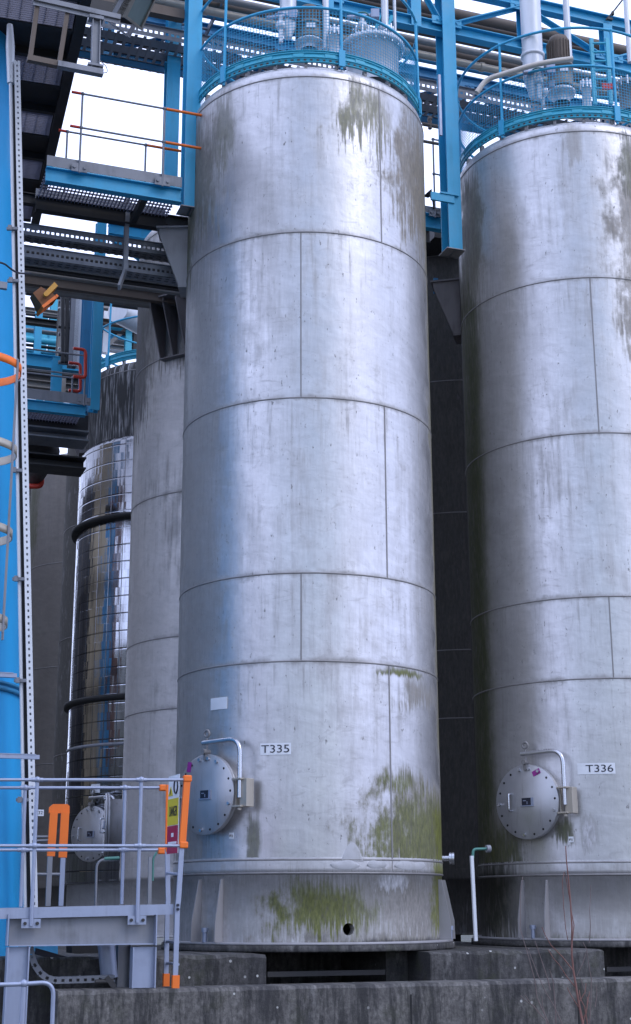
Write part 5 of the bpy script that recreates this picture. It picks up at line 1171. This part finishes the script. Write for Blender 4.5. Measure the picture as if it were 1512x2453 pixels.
shrub('bare grey brown shrub left of the red stemmed one, before the concrete wall', 11.3, [
    ([(975, 1320), (968, 1160), (955, 1020), (930, 930)], .006), ([(925, 1320), (870, 1200), (840, 1130), (825, 1010), (790, 880), (765, 790), (740, 710), (720, 640), (722, 400), (738, 270)], .004),
    ([(1020, 1320), (960, 1190), (900, 1090), (850, 980), (800, 850), (775, 780)], .004), ([(935, 1080), (920, 1010), (890, 920), (850, 800), (825, 730)], .004), ([(1215, 1320), (1225, 1150), (1228, 1000), (1210, 900), (1195, 790), (1170, 740)], .0045),
    ([(915, 1310), (850, 1240), (800, 1180), (755, 1115)], .003), ([(905, 1300), (815, 1190), (770, 1165), (725, 1120)], .003), ([(1215, 740), (1222, 620), (1216, 510), (1222, 420), (1225, 330)], .003), ([(1215, 1180), (1180, 1090), (1150, 990)], .003), ([(910, 1300), (880, 1190), (875, 1120)], .003),
    ([(1125, 980), (1170, 880), (1195, 800)], .0025), ([(1255, 1200), (1268, 1120), (1262, 1040)], .003)], 'twig_grey')

# ------------------------------------------------------------------ the buildings that the mirror clad tank reflects (left of the view)
b = thing('process_building', (-11.5, 14, 0), 'tan clad building with blue and dark columns, mirrored in the bright clad tank', 'building')
m = MB()
for i in range(8): m.box((-11.5 + (.03 if i % 2 else 0), 18.7 + .5 * i, 7.0), (.3, .499, 14.0))
m.build('wall', 'tan_cladding', b)
MB().box((-11.5, 28.7, 6), (.3, 12.4, 12)).build('dark_wall', 'dark_steel', b)
MB().box((-11.48, 15.3, 6.5), (.3, 2.2, 13)).build('brick_bay', 'brick', b)
MB().box((-11.45, 17.4, 7.5), (.3, 1.9, 15)).build('blue_bay', 'blue_paint_old', b)
MB().box((-11.5, 20.5, 14.11), (.6, 4.2, .2)).build('parapet', 'dark_steel', b)
for y in (14.0, 19.6, 20.9, 23.5, 26, 29): MB().ibeam((-11.0, y, 0), (-11.0, y, 9.5), .2, .2, .03).build('column', 'letter_black' if y < 20 else 'galvanised', b)
for z in (4.0, 8.0): MB().beam((-11.0, 14, z), (-11.0, 33, z), .25, .2).build('girder', 'dark_steel', b)
# dark clutter between the tower and the farthest tank
for (px, s, w, y0, y1, lb) in ((76, 29.5, .25, 1150, 1150, 'dark column in the gap between the perforated riser and the farthest tank'),):
    a = PU(px, y1, s); a.z = 0; c = PU(px, y0, s).z
    one(MB().ibeam(a, Vector((a.x, a.y, c)), w, w, .03, GW), 'steel_column', 'dark_steel', lb, 'column')

def pipe_rack(label, xs, ys, s, x0, x1, mats, rad, rails=()):
    o = thing('pipe_rack', PU((x0 + x1) / 2, max(ys), s), label, 'pipe rack', 'pipe racks far behind the tanks')
    for i, y in enumerate(ys):
        a = PU(x0, y, s + .15 * (i % 3)); MB().tube([a, uend(a, x1)], rad[i % len(rad)], 8).build('pipe', mats[i % len(mats)], o)
    yt, yb = min(ys) - 8, max(ys) + 12
    for i, x in enumerate(xs):
        a = PU(x, yb, s); b = Vector((a.x, a.y, PU(x, yt, s).z)); MB().ibeam(a, b, .12, .12, .01, GW).build('post', mats[(i + 1) % len(mats)], o)
    for (xa, ya, xb, yb_) in rails: MB().beam(PU(xa, ya, s), PU(xb, yb_, s), .05, .07).build('brace', mats[0], o)
    return o
pipe_rack('pipe rack with dark and pale lines directly above the red gate hoops', (88, 158, 196), (752, 771, 790, 812, 826, 841), 23.0, 62, 214, ('dark_steel', 'blue_paint', 'grey_lagging', 'teal_paint'), (.03, .05, .04, .06), ((150, 775, 196, 800),))
pipe_rack('pipe rack of brown and grey lines low behind the lower gangway', (76, 150, 186), (873, 888, 905, 922, 940), 22.4, 62, 214, ('grey_lagging', 'brown_lagging', 'blue_paint', 'white_pipe'), (.06, .04, .05), ())
pipe_rack('pipe rack of pale lines seen between the rails on the clad tank', (252, 306, 325), (735, 752, 778, 790, 812, 835), 24.6, 226, 350, ('grey_lagging', 'white_pipe', 'teal_paint', 'dark_steel'), (.05, .03, .06, .04), ((255, 830, 300, 790),))
pipe_rack('pipe rack of thin lines under the trays, above the orange floodlight', (90, 180), (655, 672, 684, 700), 20.5, 62, 345, ('dark_steel', 'brown_lagging', 'grey_lagging'), (.05, .07, .04), ())
pipe_rack('pipe rack of grey and blue lines low between the riser tray and the farthest tank', (82, 98), (1128, 1140, 1152, 1168, 1180, 1196, 1215, 1240, 1262, 1290), 30.5, 66, 140, ('galvanised_dull', 'blue_paint_old', 'dark_steel'), (.05, .03, .06), ())
# dark support and added dark plate in the gap
for (px, y0, s, w, mt, lb) in ((1037, 560, 16.7, .16, 'dark_steel', 'dark column standing deep in the gap between the numbered tanks'),):
    a = PU(px, y0, s); one(MB().ibeam((a.x, a.y, 0), a, w, w, .02, GW), 'steel_column', mt, lb, 'column')
a = PU(1015, 575, 16.2); one(MB().beam(a, uend(a, 1110), .7, .24), 'steel_girder_or_added_plate', 'dark_steel', 'dark plate added to close the gap under the scrap of gangway', 'beam')  # added plate, stands in for the darkness beneath the gangway
a = PU(1047, 688, 16.4); one(MB().box(a, (.12, .1, .22), (GU, GW, UPZ)), 'junction_box', 'blue_paint_old', 'small blue box in the dark gap below the shaded bracket', 'box')

pipe_rack('pipe rack of thin white and dark lines left of the darker blue column', (172, 183), (705, 722, 738, 783, 800, 834, 850, 868), 19.2, 140, 212, ('dark_steel', 'galvanised_dull', 'white_pipe'), (.022, .03, .018), ((150, 868, 150, 700), (160, 868, 161, 700)))
